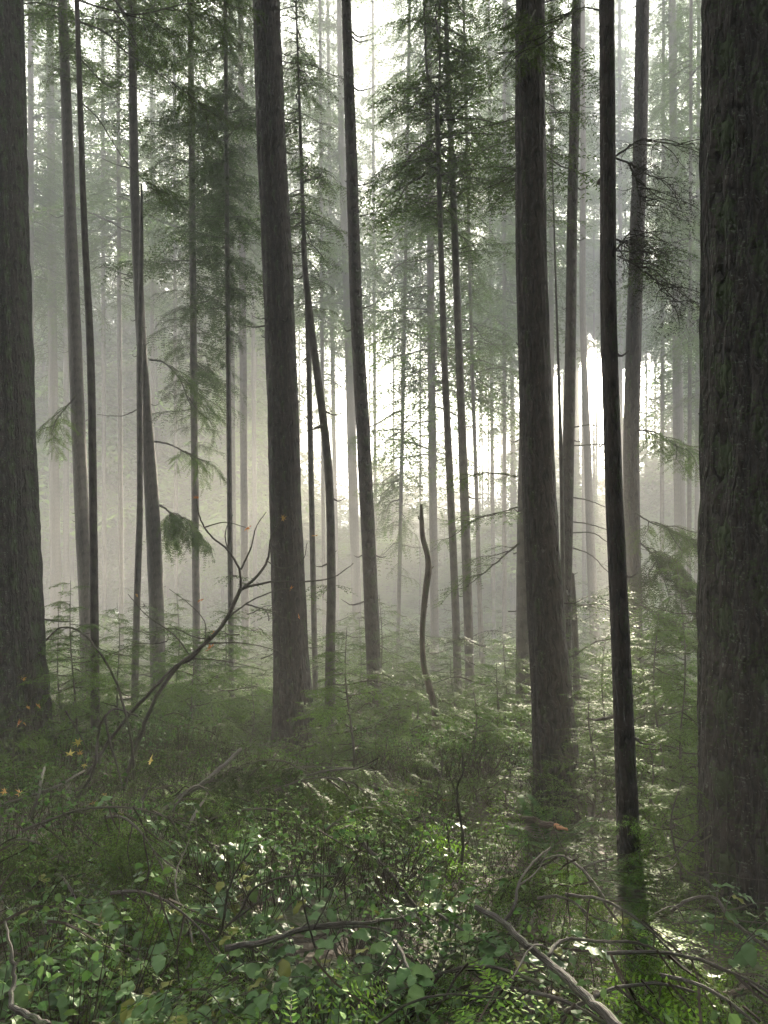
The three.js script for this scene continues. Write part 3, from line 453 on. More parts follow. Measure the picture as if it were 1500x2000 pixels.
function fern(label, px, py, k, seed, lift = 0) { const r = rng(seed), b = onGround(px, py, 0), o = thing('sword_fern', label, 'fern', groundAt(b)); const n = 9 + Math.floor(r() * 4); for (let i = 0; i < n; i++) { const m = part(o, 'frond', fronds[Math.floor(r() * 3)], M.leaf); m.rotation.set(0, i / n * 6.283 + r() * 0.5, (r() - 0.3) * 0.5 + lift, 'YXZ'); const s = k * (0.75 + 0.4 * r()); m.scale.set(s, s, s); } return o; }
[['sword fern at the foot of the big right-centre fir', 1075, 1665, 1.1], ['sword fern beside the foot of the black trunk before the sun', 1290, 1760, 0.8], ['sword fern against the foot of the massive right trunk', 1490, 1830, 0.9], ['sword fern left of the foreground forked branch', 470, 1900, 0.6], ['sword fern behind the foreground forked branch, middle left', 600, 1720, 0.8], ['sword fern below the long fallen log, near the middle', 680, 1680, 0.7], ['sword fern in the right foreground between bare branches', 1180, 1740, 0.7], ['small sword fern at the lower left among salal leaves', 350, 1960, 0.45], ['pale sword fern hiding in brush right of the bare wiggly sapling', 930, 1700, 0.6], ['sword fern at the bottom of the photo near its middle', 540, 2010, 0.5]].forEach(([l, x, y, k], i) => fern(l, x, y, k, 700 + i));

// ---------------------------------------------------------------- young hemlocks: [x, y of foot, metres high, boughs, bough length, label]
[[150, 1500, 2.6, 34, 0.9, 'young hemlock behind the slender black sapling trunk', 'spray'], [60, 1520, 1.5, 20, 0.7, 'small hemlock at the foot of the massive left trunk'], [235, 1470, 2.4, 34, 0.9, 'young hemlock between the slender black trunk and leaning trunk', 'spray'], [345, 1440, 2.6, 40, 1.0, 'bushy young hemlock right of the left tapering trunk', 'spray'], [430, 1440, 2.4, 40, 1.0, 'bushy young hemlock left of the broad fir, in shade', 'spray'], [490, 1480, 1.3, 22, 0.8, 'low hemlock at the left foot of the broad fir', 'spray'],
 [690, 1560, 1.9, 30, 0.8, 'young hemlock with a dark upright stem before the middle trunk', 'spray'], [640, 1540, 1.1, 22, 0.8, 'low hemlock before the foot of the broken leaning snag'], [780, 1500, 1.5, 26, 0.8, 'young hemlock left of the crooked snag', 'spray'], [930, 1580, 1.2, 24, 0.7, 'small hemlock right of the foot of the crooked snag', 'spray'], [985, 1500, 1.8, 26, 0.8, 'slim young hemlock between crooked snag and big fir', 'spray'],
 [1160, 1640, 1.2, 26, 0.7, 'low hemlock between the big fir and the black trunk'], [1180, 1560, 1.8, 30, 0.8, 'young hemlock filling the gap left of the black trunk', 'spray'], [1290, 1580, 2.0, 30, 1.1, 'large young hemlock with pale shining sprays right of the black trunk', 'spray'], [1345, 1660, 1.5, 26, 1.0, 'green young hemlock beside the massive right trunk', 'spray'], [1280, 1700, 0.9, 18, 0.7, 'low hemlock right of the foot of the black trunk', 'spray'], [1350, 1500, 2.8, 34, 1.2, 'tall young hemlock half hidden by the massive right trunk', 'spray'], [1130, 1480, 1.8, 26, 0.9, 'young hemlock behind the gap left of the black trunk', 'spray'], [1255, 1490, 2.2, 26, 1.1, 'upright young hemlock just behind the black trunk', 'spray'], [1320, 1760, 0.8, 16, 0.7, 'low leafy hemlock before the massive right trunk', 'spray'],
 [520, 1590, 0.6, 16, 0.6, 'low hemlock before the mossy foot of the broad fir'], [860, 1640, 0.8, 22, 0.6, 'low hemlock below the crooked snag'], [745, 1440, 2.6, 34, 1.0, 'young hemlock with bright sprays behind the middle trunk'], [700, 1420, 2.2, 26, 0.9, 'young hemlock at the foot of the middle trunk'], [890, 1470, 1.6, 28, 0.9, 'young hemlock before the feet of the forked pair'], [30, 1600, 0.9, 20, 0.6, 'low hemlock before the massive left trunk'], [120, 1470, 2.4, 26, 1.0, 'feathery young hemlock just right of the massive left trunk', 'spray'], [380, 1480, 1.9, 24, 1.0, 'feathery young hemlock under the arch of the bare maple', 'spray'], [820, 1540, 1.3, 20, 0.8, 'low feathery hemlock left of the foot of the crooked snag', 'spray'], [960, 1550, 1.5, 22, 0.9, 'pale feathery hemlock behind the wiggly bare sapling', 'spray'], [420, 1520, 1.0, 22, 0.8, 'low hemlock in the shade under the bare arching maple'],
].forEach(([x, y, h, n, len, label, kind = 'fine'], i) => {
  const b = groundAt(onGround(x, y, 0)), r = rng(800 + i), o = thing('young_hemlock', label, 'sapling', b);
  const lean = V((r() - 0.5) * 0.12, 1, (r() - 0.5) * 0.12), st = (t) => lean.clone().multiplyScalar(h * t).add(V(0.03 * Math.sin(t * 7 + i), 0, 0.03 * Math.cos(t * 5)));
  const c = Array.from({ length: 12 }, (_, k) => st(k / 11 * 1.04 - 0.04)); part(o, 'stem', sweep(c, c.map((_, k) => lerp(0.009 + h * 0.005, 0.003, k / 11)), 6), M.twig);
  crownOf(o, 900 + i, (yy) => st(yy / h), h * 0.12, h * 0.99, { n, len, tip: 0.25, kind, pitch: 0.15, name: 'sprays' });
});

// ---------------------------------------------------------------- logs and branches on the ground: photo places [x, y, height above ground]
const gp = (a) => a.map(([x, y, h = 0.2, d]) => d ? P(x, y, d) : onGround(x, y, h));
function stick(name, label, category, pts, w0, w1, { mat = M.twig, sides = 8, forks = [], group, n } = {}) {   // widths in photo pixels
  const q = gp(pts), b = groundAt(q[0]), o = thing(name, label, category, b, group), px = (w, p) => w / 2 / F * -p.z;
  part(o, name.includes('log') ? 'trunk' : 'main_stem', limb(q.map((p) => p.clone().sub(b)), px(w0, q[0]), px(w1, q[q.length - 1]), sides, n, 0.16, pts[0][0]), mat);
  for (const [fp, a, c] of forks) { const f = gp(fp); part(o, 'side_branch', limb(f.map((p) => p.clone().sub(b)), px(a, f[0]), px(c, f[f.length - 1]), 6, 0, 0.15, fp[0][0] + 3), mat); }
  o.userData.base = undefined; delete o.userData.base; o.position0 = b; return o;
}
stick('fallen_log', 'grey fallen log lying behind the slender black sapling trunk', 'log', [[95, 1386, 0.3], [170, 1396, 0.35], [250, 1410, 0.35], [330, 1422, 0.35], [400, 1434, 0.3]], 12, 10, { mat: M.rotten, sides: 12 });
{ const o = stick('fallen_log', 'dark mossy fallen log with a raw orange broken end', 'log', [[690, 1530, 0.2], [740, 1537, 0.2], [790, 1545, 0.2], [868, 1561, 0.2]], 16, 9, { mat: M.rotten, sides: 12 }); const q = gp([[794, 1546, 0.205], [815, 1550, 0.21]]); part(o, 'bare_wood', limb(q.map((p) => p.clone().sub(o.position0)), 6.4 / F * -q[0].z, 5.9 / F * -q[1].z, 10), M.heart); const e = gp([[862, 1560, 0.2], [880, 1564, 0.2]]); part(o, 'broken_end', limb(e.map((p) => p.clone().sub(o.position0)), 4.6 / F * -e[0].z, 2 / F * -e[1].z, 10), M.heart); }
{ const o = stick('fallen_log', 'fallen log with a red broken end at the foot of the big fir', 'log', [[985, 1592, 0.25], [1040, 1603, 0.25], [1090, 1615, 0.25]], 15, 12, { mat: M.rotten, sides: 12 }); const e = gp([[1086, 1614, 0.25], [1108, 1621, 0.25]]); part(o, 'broken_end', limb(e.map((p) => p.clone().sub(o.position0)), 6 / F * -e[0].z, 2.2 / F * -e[1].z, 10), M.heart); }
stick('fallen_log', 'long dark fallen trunk running across the middle foreground brush', 'log', [[340, 1596, 0.35], [440, 1604, 0.35], [560, 1614, 0.35], [660, 1634, 0.32], [760, 1650, 0.3], [860, 1664, 0.25]], 15, 12, { mat: M.rotten, sides: 12 });
stick('fallen_log', 'small pale log end poking out at the lower right edge', 'log', [[1410, 1948, 0.25], [1450, 1936, 0.3], [1510, 1925, 0.3]], 14, 14, { mat: M.rotten, sides: 12 });
stick('fallen_branch', 'thick bare grey branch slanting down to the bottom edge, right of centre', 'branch', [[930, 1772, 0.55], [975, 1796, 0.55], [1020, 1838, 0.55], [1065, 1874, 0.5], [1110, 1914, 0.5], [1160, 1962, 0.5], [1215, 2012, 0.5]], 10, 22, { sides: 10, forks: [[[[1072, 1866, 0.5], [1090, 1842, 0.5], [1118, 1834, 0.5], [1165, 1838, 0.5], [1245, 1842, 0.5], [1290, 1860, 0.48], [1325, 1880, 0.45], [1370, 1920, 0.4], [1410, 1962, 0.35]], 9, 3], [[[1165, 1838, 0.5], [1200, 1845, 0.5], [1235, 1880, 0.45], [1260, 1905, 0.4]], 4, 1.5], [[[985, 1800, 0.55], [1003, 1772, 0.6], [1012, 1730, 0.65], [1045, 1680, 0.65], [1075, 1655, 0.65]], 8, 3], [[[1012, 1730, 0.65], [1050, 1700, 0.65], [1070, 1660, 0.7]], 4, 1.5], [[[1075, 1878, 0.5], [1055, 1890, 0.45], [1035, 1898, 0.4], [985, 1899, 0.4]], 8, 5]] });
stick('fallen_branch', 'curved bare branch with twin stems lying across the middle foreground', 'branch', [[440, 1852, 0.5], [520, 1838, 0.5], [600, 1812, 0.5], [660, 1804, 0.5], [720, 1802, 0.5], [770, 1795, 0.5], [820, 1783, 0.5]], 13, 5, { sides: 10, forks: [[[[545, 1828, 0.5], [620, 1814, 0.47], [700, 1810, 0.45], [760, 1822, 0.45], [830, 1870, 0.4], [900, 1905, 0.35]], 7, 2], [[[820, 1783, 0.5], [850, 1800, 0.48], [880, 1860, 0.42], [900, 1890, 0.4]], 4, 1.5]] });
stick('fallen_branch', 'straight broken branch stabbing down into the sunlit leaves', 'branch', [[695, 1632, 0.75], [735, 1676, 0.65], [770, 1718, 0.55], [812, 1772, 0.4]], 9, 8, { sides: 8 });
stick('fallen_branch', 'long lichen-covered pole leaning up from the left brush to a pale snapped end', 'branch', [[240, 1634, 0.3], [290, 1606, 0.4], [340, 1565, 0.5], [390, 1535, 0.6], [430, 1500, 0.7], [470, 1464, 0.8]], 12, 8, { forks: [[[[405, 1526, 0.62], [450, 1520, 0.6], [520, 1510, 0.6], [590, 1498, 0.6], [690, 1501, 0.6]], 6, 3]] });
stick('fallen_branch', 'arched dark bough resting over the brush below the broad fir', 'branch', [[500, 1548, 0.6], [560, 1524, 0.6], [640, 1506, 0.65], [700, 1500, 0.65]], 8, 4);
stick('fallen_branch', 'dark stick standing tilted in the left brush, taller one', 'branch', [[250, 1655, 0.3], [262, 1610, 0.5], [280, 1560, 0.65], [296, 1528, 0.75]], 9, 6, { forks: [[[[250, 1655, 0.3], [255, 1680, 0.25], [260, 1705, 0.2]], 8, 8]] });
stick('fallen_branch', 'dark stick standing tilted in the left brush, right of its taller twin', 'branch', [[340, 1720, 0.25], [343, 1680, 0.4], [365, 1620, 0.55], [405, 1550, 0.65]], 8, 5);
stick('fallen_branch', 'short leaning stick at the far left below the massive trunk', 'branch', [[60, 1600, 0.25], [75, 1550, 0.45], [86, 1500, 0.55]], 9, 5);
stick('fallen_branch', 'thin rod sloping up from the left edge below the massive trunk', 'branch', [[-20, 1578, 0.35], [40, 1560, 0.4], [100, 1540, 0.45], [165, 1505, 0.5]], 7, 4);
stick('fallen_branch', 'bent tan branch rising from the bottom left corner', 'branch', [[95, 2005, 0.5], [50, 1980, 0.5], [22, 1960, 0.5], [28, 1910, 0.55], [22, 1860, 0.62], [10, 1800, 0.68]], 15, 5, { sides: 8 });
stick('bare_shrub', 'dark bare forked shrub rising from the left foreground to the middle', 'shrub', [[385, 1855, 0.3], [425, 1830, 0.4], [437, 1800, 0.5], [445, 1740, 0.7], [468, 1690, 0.85], [500, 1650, 0.95]], 8, 3, { forks: [[[[440, 1812, 0.45], [470, 1780, 0.55], [500, 1733, 0.7], [560, 1712, 0.75], [660, 1711, 0.7]], 5, 3], [[[455, 1800, 0.5], [500, 1765, 0.6], [540, 1735, 0.7], [570, 1720, 0.75]], 4, 2], [[[570, 1720, 0.7], [590, 1680, 0.85], [600, 1655, 0.9]], 3, 1.5]] });
stick('bare_shrub', 'wispy bare shrub stem crossing the middle foreground branch', 'shrub', [[628, 1930, 0.2], [618, 1860, 0.4], [598, 1790, 0.6], [585, 1720, 0.8], [575, 1680, 0.9]], 6, 2, { forks: [[[[612, 1815, 0.55], [640, 1760, 0.7], [665, 1700, 0.85], [700, 1660, 0.95]], 4, 1.5], [[[628, 1910, 0.25], [650, 1840, 0.5], [720, 1740, 0.7], [780, 1700, 0.8]], 3, 1]] });
stick('bare_sapling', 'wiggly bare sapling standing below the crooked snag, right of the logs', 'sapling', [[905, 1750, 0.1], [902, 1690, 0.4], [905, 1640, 0.6], [897, 1590, 0.8], [893, 1545, 1.0], [904, 1505, 1.15], [902, 1460, 1.3]], 7, 2.5, { forks: [[[[902, 1500, 1.15], [920, 1470, 1.25], [925, 1440, 1.35]], 2.5, 1], [[[893, 1550, 1.0], [880, 1520, 1.1], [872, 1490, 1.2]], 2.5, 1]] });
stick('bare_sapling', 'short bare stem left of the wiggly bare sapling', 'sapling', [[884, 1760, 0.1], [880, 1700, 0.35], [876, 1640, 0.55], [872, 1600, 0.7]], 6, 3);
stick('fallen_branch', 'slim twig lying under the thick bare foreground branch', 'branch', [[860, 1788, 0.5], [900, 1815, 0.48], [960, 1855, 0.45]], 6, 3);
stick('fallen_branch', 'dark arched branch low on the right before the massive trunk', 'branch', [[1310, 1780, 0.3], [1340, 1760, 0.35], [1390, 1752, 0.35], [1430, 1800, 0.35], [1470, 1830, 0.35], [1510, 1862, 0.35]], 7, 8);
stick('fallen_branch', 'pale stick lying on the ground behind the black trunk foot', 'branch', [[1240, 1741, 0.12], [1290, 1738, 0.12], [1390, 1731, 0.12]], 6, 5);
stick('fallen_branch', 'forked bare branch arching out of the right foreground brush', 'branch', [[1050, 1755, 0.5], [1085, 1750, 0.52], [1120, 1762, 0.5], [1150, 1785, 0.48], [1200, 1805, 0.42], [1240, 1815, 0.4]], 7, 2, { forks: [[[[1130, 1770, 0.5], [1150, 1795, 0.45], [1168, 1815, 0.4]], 5, 5]] });
stick('fallen_branch', 'dead branches jutting left from the massive right trunk foot', 'branch', [[1390, 1605, 0, 4.6], [1360, 1630, 0, 4.6], [1333, 1655, 0, 4.6], [1310, 1680, 0, 4.6]], 4, 2, { forks: [[[[1390, 1630, 0, 4.6], [1360, 1650, 0, 4.6], [1340, 1670, 0, 4.6]], 4, 2]] });

// ---------------------------------------------------------------- broken-off boughs whose green sprays still hang in the brush: [x, y, height, length m, heading, sprays, kind, label]
[[170, 1590, 0.75, 1.1, 0.4, 12, 'cedar', 'drooping green cedar bough below the massive left trunk'], [70, 1650, 0.55, 0.9, 2.6, 11, 'cedar', 'matted cedar bough at the far left edge of the brush'], [245, 1610, 0.7, 0.9, -0.8, 12, 'cedar', 'domed dark cedar bough right of the leaning stick'], [365, 1560, 0.7, 0.5, 1.2, 5, 'fine', 'small bright yellow-green spray hanging from the leaning pole'], [545, 1500, 0.75, 0.8, 2.9, 9, 'hang', 'dark hanging spray before the foot of the broad fir'], [610, 1530, 0.7, 0.9, 0.2, 11, 'hang', 'dark drooping bough right of the foot of the broad fir'], [480, 1600, 0.55, 1.0, 3.4, 11, 'cedar', 'shaded cedar bough lying over the long fallen trunk'], [690, 1590, 0.55, 0.8, 0.8, 10, 'cedar', 'cedar bough drooping over the middle brush'], [290, 1745, 0.55, 0.8, -0.5, 12, 'cedar', 'grey-green cedar bough arching behind the left salal'], [130, 1720, 0.5, 0.8, 2.2, 10, 'cedar', 'cedar bough sunk in the left salal brush'],
 [1130, 1690, 0.6, 0.7, 1.9, 10, 'cedar', 'pale feathery bough at the tip of the rising branch, right of centre'], [1190, 1760, 0.55, 0.8, -0.9, 12, 'cedar', 'yellow-green hanging bough left of the foot of the black trunk'], [1330, 1850, 0.55, 0.9, -0.4, 13, 'cedar', 'sunlit cedar bough arching in the lower right foreground'], [1390, 1920, 0.5, 0.7, -1.0, 11, 'cedar', 'yellowish drooping bough at the lower right corner'], [1060, 1930, 0.5, 0.8, 2.7, 11, 'cedar', 'dark feathery bough under the thick bare grey branch'], [1220, 1920, 0.5, 0.8, 0.3, 12, 'cedar', 'dense green bough right of the thick bare grey branch'], [960, 1880, 0.5, 0.6, 3.0, 9, 'cedar', 'small mossy bough beside the middle foreground salal'], [790, 1880, 0.45, 0.7, -1.4, 9, 'bare', 'dead brown bough hanging in the middle foreground'],
].forEach(([x, y, h, L, az, n, kind, label], i) => {
  const p = onGround(x, y, h), b = groundAt(p), r = rng(950 + i), o = thing('broken_bough', label, 'bough', b), ax = (t) => V(Math.cos(az) * L * (t - 0.3), h * (0.75 + 0.3 * Math.sin(Math.PI * (0.15 + t * 0.7))) - 0.28 * L * t * t, -Math.sin(az) * L * (t - 0.3));
  part(o, 'stem', limb([0, 0.25, 0.5, 0.75, 1].map(ax), 0.009, 0.003, 6, 16, 0.15, i), M.twig);
  const geos = boughs[kind], lists = geos.map(() => [[], []]);
  for (let k = 0; k < n; k++) { const t = (k + r()) / n, g = Math.floor(r() * geos.length), sg = k % 2 ? 1 : -1; lists[g][0].push(place(ax(t), az + sg * (0.3 + 0.8 * r()), -0.25 - 0.5 * r(), (r() - 0.5) * 0.7, (0.36 + 0.3 * r()) * (0.7 + L * 0.3))); lists[g][1].push(grey(0.7 + 0.6 * r())); }
  lists.forEach((l, g) => l[0].length && many(o, 'sprays', geos[g], M.needle, l[0], l[1]));
});

// ---------------------------------------------------------------- bare maple with a few orange leaves, arching in front of the broad fir
function mapleLeaf(seed) { const pts = [], lobes = [0.35, 0.8, 0.55, 1, 0.55, 0.8, 0.35]; for (let i = 0; i < 13; i++) { const a = -2.3 + 4.6 * i / 12, R = i % 2 ? lobes[(i - 1) / 2 | 0] * 0.55 : 1; pts.push(V(Math.cos(a) * R * (i % 2 ? 0.8 : [0.6, 0.75, 0.9, 1, 0.9, 0.75, 0.6][i / 2]), 0.12 * Math.sin(a * 3 + seed), Math.sin(a) * R * (i % 2 ? 0.8 : [0.6, 0.75, 0.9, 1, 0.9, 0.75, 0.6][i / 2]))); } const s = new Soup(); for (let i = 0; i < 12; i++) s.tri(V(-0.1, 0.05, 0), pts[i], pts[i + 1], [1, 1, 1]); return s.geo(); }
const mLeaves = [mapleLeaf(1), mapleLeaf(2)], mCols = [leafMat([0.62, 0.24, 0.06], 0.6, 0.5), leafMat([0.55, 0.32, 0.08], 0.6, 0.5), leafMat([0.4, 0.17, 0.06], 0.6, 0.4), leafMat([0.6, 0.5, 0.13], 0.6, 0.5)];
function maple(name, label, d, root, stems, leaves, seed) {
  const b = groundAt(P(root[0], root[1], d)), o = thing(name, label, 'shrub', b), r = rng(seed);
  for (const [nm, pts, w0, w1] of stems) part(o, nm, limb(pts.map(([x, y], i) => P(x, y, d + 0.25 * noise3(i * 0.8, seed, x * 0.01)).sub(b)), w0 * (w0 > 5 ? 1 : 1.35) / 2 / F * d, w1 * 1.5 / 2 / F * d, w0 > 5 ? 8 : 5, 0, 0.15, pts[0][0]), M.twig);
  for (const [x, y, c = 0, k = 1] of leaves) { const m = part(o, 'leaf', mLeaves[Math.floor(r() * 2)], mCols[c]); m.position.copy(P(x, y, d)).sub(b); m.rotation.set(r() * 3, r() * 6, r() * 3); const s = 0.042 * k * (0.8 + 0.5 * r()); m.scale.set(s, s, s); }
  return o;
}
maple('bare_maple', 'bare leaning maple with a few orange leaves before the broad fir', 7.2, [240, 1560], [
  ['stem', [[236, 1560], [252, 1500], [272, 1445], [300, 1372], [340, 1310], [400, 1258], [440, 1212], [470, 1150]], 8, 5],
  ['stem', [[172, 1512], [205, 1460], [240, 1412], [300, 1345], [345, 1300], [375, 1286], [410, 1242]], 7.5, 4],
  ['branch', [[470, 1152], [500, 1128], [522, 1095], [530, 1050], [545, 1020], [540, 985]], 5, 1.6], ['branch', [[470, 1150], [467, 1112], [445, 1075], [410, 1045], [390, 1010], [384, 975]], 4, 1.5], ['branch', [[470, 1150], [530, 1137], [600, 1136], [650, 1128], [690, 1100]], 4, 1.2],
  ['branch', [[440, 1212], [480, 1180], [520, 1160], [560, 1150], [590, 1160]], 3, 1], ['branch', [[470, 1112], [490, 1070], [500, 1030], [520, 1000]], 3, 1], ['branch', [[400, 1030], [440, 1020], [480, 1030]], 2, 1], ['branch', [[445, 1075], [440, 1040], [455, 1005]], 2, 1],
  ['branch', [[545, 1025], [560, 1000], [555, 985]], 2, 0.8], ['branch', [[530, 1060], [545, 1075], [580, 1090]], 2, 0.8], ['branch', [[520, 1095], [550, 1110], [590, 1095], [600, 1060]], 2, 0.8], ['branch', [[375, 1286], [340, 1240], [290, 1205], [262, 1175], [250, 1160]], 2.5, 1], ['branch', [[375, 1286], [430, 1290], [480, 1300], [520, 1310]], 2, 0.8], ['branch', [[400, 1258], [400, 1215], [370, 1180], [330, 1150]], 2, 0.8], ['branch', [[535, 1195], [550, 1205], [590, 1215]], 2, 0.8], ['branch', [[540, 1270], [565, 1290], [560, 1310], [535, 1300]], 2, 0.8], ['branch', [[500, 1260], [540, 1270]], 2, 1.2], ['branch', [[400, 1258], [460, 1255], [500, 1260]], 2.5, 1.5], ['branch', [[480, 1180], [535, 1195]], 2.5, 1.5],
], [[383, 972, 0], [485, 1030, 0, 1.2], [268, 1163, 1], [567, 1150, 0, 1.3], [584, 1205, 0, 1.2], [392, 1172, 2, 1.4], [420, 1238, 0], [413, 1263, 0, 1.3], [408, 1268, 2], [552, 1012, 1], [615, 1046, 1]], 21);
maple('bare_maple', 'bare arching shrub with hanging yellowed leaves by the massive left trunk', 6.6, [150, 1560], [
  ['stem', [[150, 1560], [185, 1500], [190, 1440], [205, 1400], [225, 1385], [270, 1400]], 5, 2.5], ['stem', [[262, 1520], [255, 1440], [230, 1340], [195, 1275], [150, 1230], [118, 1226], [90, 1250]], 6, 2], ['branch', [[0, 1418], [40, 1425], [70, 1450]], 2, 1], ['branch', [[75, 1280], [40, 1330], [0, 1366]], 2, 1], ['branch', [[205, 1400], [212, 1440], [230, 1500], [240, 1540]], 4, 2], ['branch', [[128, 1388], [150, 1425], [175, 1470]], 3, 1.5],
], [[45, 1327, 1], [75, 1380, 1, 1.4], [55, 1382, 1], [35, 1414, 2, 1.2], [49, 1415, 1], [154, 1450, 3, 1.7], [136, 1474, 3, 1.7], [156, 1472, 1, 1.2], [10, 1545, 1], [40, 1550, 1, 1.2], [208, 1555, 1, 1.2], [182, 1570, 1], [164, 1494, 3], [293, 1487, 3, 1.5]], 22);

// ---------------------------------------------------------------- boughs on particular trunks
function boughOn(key, pts, w0, w1, sprays, { d, name = 'branch' } = {}) {
  const t = trees[key], q = pts.map(([x, y, dd = 0]) => t.local(x, y, (d ?? t.d) + dd)), k = (d ?? t.d) / 2 / F;
  const b = part(t.o, name, limb(q, w0 * k, w1 * k, 6, 0, 0.15, pts[0][0]), M.twig);
  if (!sprays) return;
  const { kind = 'hem', n = 10, size = 0.6, from = 0.4, seed = pts[0][0] * 7 + pts[0][1], bright = 1, pitch = -0.2 } = sprays, r = rng(seed), c = curve(q, 40), geos = boughs[kind], lists = geos.map(() => [[], []]);
  for (let i = 0; i < n; i++) { const u = lerp(from, 1, (i + r() * 0.8) / n), j = Math.min(39, Math.floor(u * 40)), dir = c[j + 1].clone().sub(c[j]), az = Math.atan2(-dir.z, dir.x) + (r() - 0.5) * 3.2, kk = Math.floor(r() * geos.length); lists[kk][0].push(place(c[j].clone(), az, pitch + (r() - 0.5) * 0.5, (r() - 0.5) * 0.8, size * (0.7 + 0.6 * r()))); lists[kk][1].push(grey(bright * (0.8 + 0.4 * r()))); }
  lists.forEach((l, kk) => l[0].length && many(b, 'sprays', geos[kk], M.needle, l[0], l[1]));
}
boughOn('B', [[151, 0], [190, 12], [260, 28], [330, 15], [380, 5], [430, 8, -0.4], [450, 30, -0.5]], 5, 1.5, { n: 16, size: 0.8, from: 0.25, kind: 'hem' });
boughOn('B', [[155, 42], [200, 60], [245, 100], [290, 130], [340, 165], [385, 200], [415, 270]], 4, 1.5, { n: 13, size: 0.6, from: 0.55 });
boughOn('B', [[158, 116], [190, 150], [215, 170], [250, 168], [300, 185], [335, 205]], 3, 1.2, null);
boughOn('B', [[162, 203], [190, 230], [225, 285], [245, 315], [280, 352], [300, 380]], 3, 1.2, { n: 9, size: 0.5, from: 0.75 });
boughOn('B', [[148, 80], [130, 98], [105, 105]], 2, 1, null);
boughOn('E', [[268, 800], [240, 812], [190, 810]], 3, 1.2, null);
boughOn('C', [[150, 770], [130, 795], [110, 820], [100, 850]], 4, 2, { n: 6, size: 0.75, from: 0.2, kind: 'hem', bright: 1.2, pitch: -0.5 }, { d: 15 });
boughOn('F', [[298, 862], [330, 868], [365, 885], [400, 900]], 4, 1.5, { n: 6, size: 0.8, from: 0.4, kind: 'hem', bright: 1.3, pitch: -0.5 });
boughOn('F', [[307, 985], [325, 995], [330, 1000], [350, 1005], [385, 1045]], 4, 1.5, { n: 9, size: 0.9, from: 0.3, kind: 'hang', bright: 1.5, pitch: -0.45 });
boughOn('F', [[292, 702], [320, 708], [350, 740], [375, 800]], 4, 2, { n: 7, size: 1.0, from: 0.3, kind: 'hem', bright: 1.2, pitch: -0.4 });
for (const [y0, pts] of [[300, [[1202, 305], [1225, 290], [1255, 272], [1300, 280], [1385, 281]]], [310, [[1202, 308], [1235, 322], [1262, 340], [1300, 355], [1335, 395]]], [315, [[1228, 318], [1242, 350], [1248, 375], [1265, 400]]], [470, [[1203, 468], [1222, 475], [1235, 495]]], [490, [[1203, 490], [1215, 472], [1240, 440], [1245, 400]]]])
  boughOn('R', pts, 5, 1.2, { n: 14, size: 0.36, from: 0.15, kind: 'bare', pitch: -0.3, seed: y0 });
boughOn('R', [[1205, 500], [1250, 520], [1290, 560], [1320, 600]], 3, 1, { n: 16, size: 0.45, from: 0.1, kind: 'bare', pitch: -0.3 });
boughOn('R', [[1205, 490], [1250, 490], [1290, 480]], 3, 1, { n: 9, size: 0.4, from: 0.2, kind: 'thin', pitch: -0.2 });
boughOn('R', [[1172, 20], [1140, 15], [1110, 30], [1070, 75]], 4, 1.2, { n: 10, size: 0.5, from: 0.3, kind: 'thin', pitch: -0.4 });
for (const [x0, y0, xm, ym, x1, y1] of [[1125, 835, 1150, 830, 1176, 835], [1124, 871, 1150, 869, 1178, 868], [1120, 970, 1150, 978, 1182, 990], [1120, 1018, 1150, 1024, 1184, 1034], [1120, 1040, 1160, 1042, 1184, 1057], [1120, 1067, 1155, 1085, 1187, 1116], [1124, 1185, 1160, 1186, 1189, 1193]]) boughOn('P', [[x0 - 8, y0], [xm, ym], [x1, y1], [x1 + 25, y1 + 12]], 3, 1.2, null);
boughOn('S', [[1245, 840], [1280, 845], [1320, 870], [1370, 890]], 4, 1.5, { n: 10, size: 0.85, from: 0.05, kind: 'hem', bright: 1.3, pitch: -0.35 }, { d: 13 });
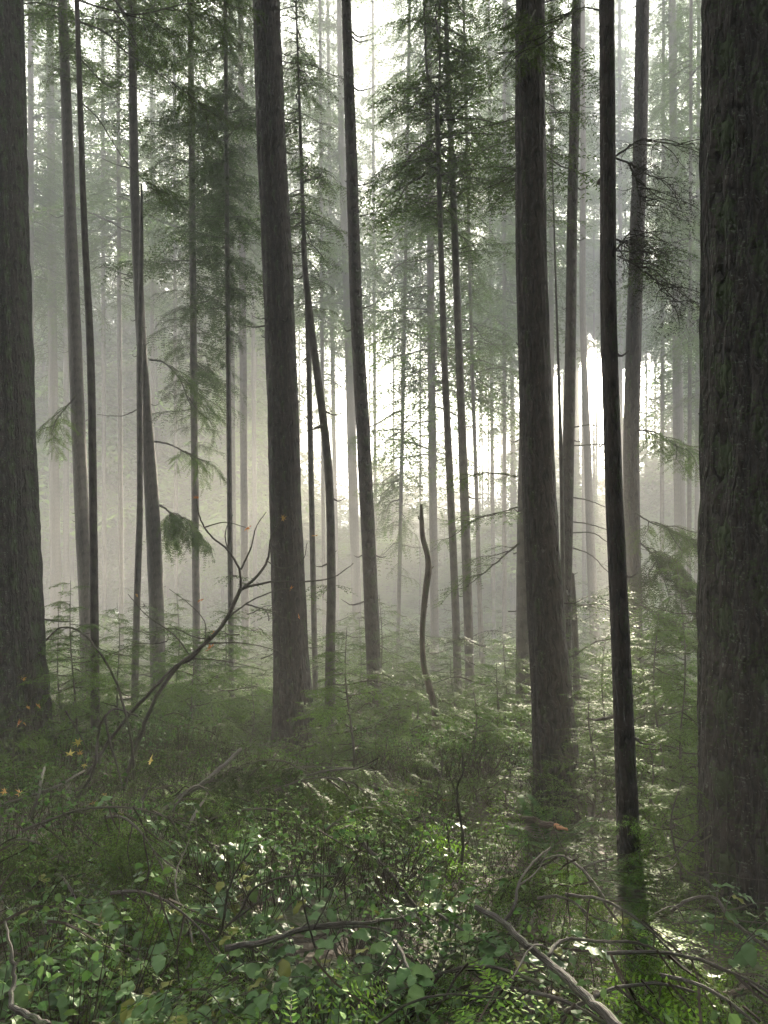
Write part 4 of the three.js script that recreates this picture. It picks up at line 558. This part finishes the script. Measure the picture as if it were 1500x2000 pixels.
boughOn('S', [[1240, 1000], [1270, 1020], [1310, 1035], [1360, 1070]], 4, 1.5, { n: 12, size: 0.9, from: 0.3, kind: 'hem' }, { d: 13 });
boughOn('S', [[1250, 1060], [1280, 1090], [1300, 1140], [1310, 1180]], 4, 1.5, { n: 14, size: 0.9, from: 0.1, kind: 'hang' }, { d: 13 });
boughOn('S', [[1250, 1180], [1290, 1210], [1340, 1260]], 4, 1.5, { n: 14, size: 0.9, from: 0.1, kind: 'hem' }, { d: 12 });
boughOn('O', [[1015, 1060, 0.4], [985, 1085, 0.4], [950, 1115, 0.4], [905, 1150, 0.4]], 5, 1.5, { n: 7, size: 0.42, from: 0.1, kind: 'fineLite', pitch: -0.2 });
boughOn('O', [[1010, 930, 1], [970, 925, 1], [930, 925, 1], [890, 945, 1]], 4, 1.5, { n: 7, size: 0.42, from: 0.1, kind: 'fineLite', pitch: -0.2 });
boughOn('O', [[1012, 990, 0.8], [980, 1000, 0.8], [940, 1010, 0.8], [880, 1050, 0.8]], 4, 1.5, { n: 7, size: 0.42, from: 0.1, kind: 'fineLite', pitch: -0.2 });
boughOn('O', [[1045, 20, -0.3], [1035, 50, -0.5], [1045, 90, -0.5]], 3, 1, { n: 8, size: 0.4, from: 0.1, kind: 'hem' });
boughOn('O', [[1072, 165], [1085, 240], [1068, 260]], 1.5, 1, null);
for (const [y, x, s] of [[100, 548, 14], [130, 552, 22], [118, 553, 35], [230, 556, 28], [295, 557, 26]]) boughOn('G', [[x - 4, y], [x + s * 0.6, y + 6], [x + s, y + 2]], 3, 1.5, null);
for (const [y, dir] of [[60, 1], [70, 1], [165, 1], [350, 1], [410, 1], [590, 1]]) boughOn('J', [[685, y], [700, y + 12], [715, y + 10], [730, y + 4]], 4, 1.2, null);
for (const [y, x1, y1] of [[330, 190, 305], [400, 300, 385], [455, 210, 430], [540, 205, 520]]) boughOn('F', [[264, y], [(264 + x1) / 2, lerp(y, y1, 0.35)], [x1, y1]], 3, 1, null);
renderer.render(scene, camera);
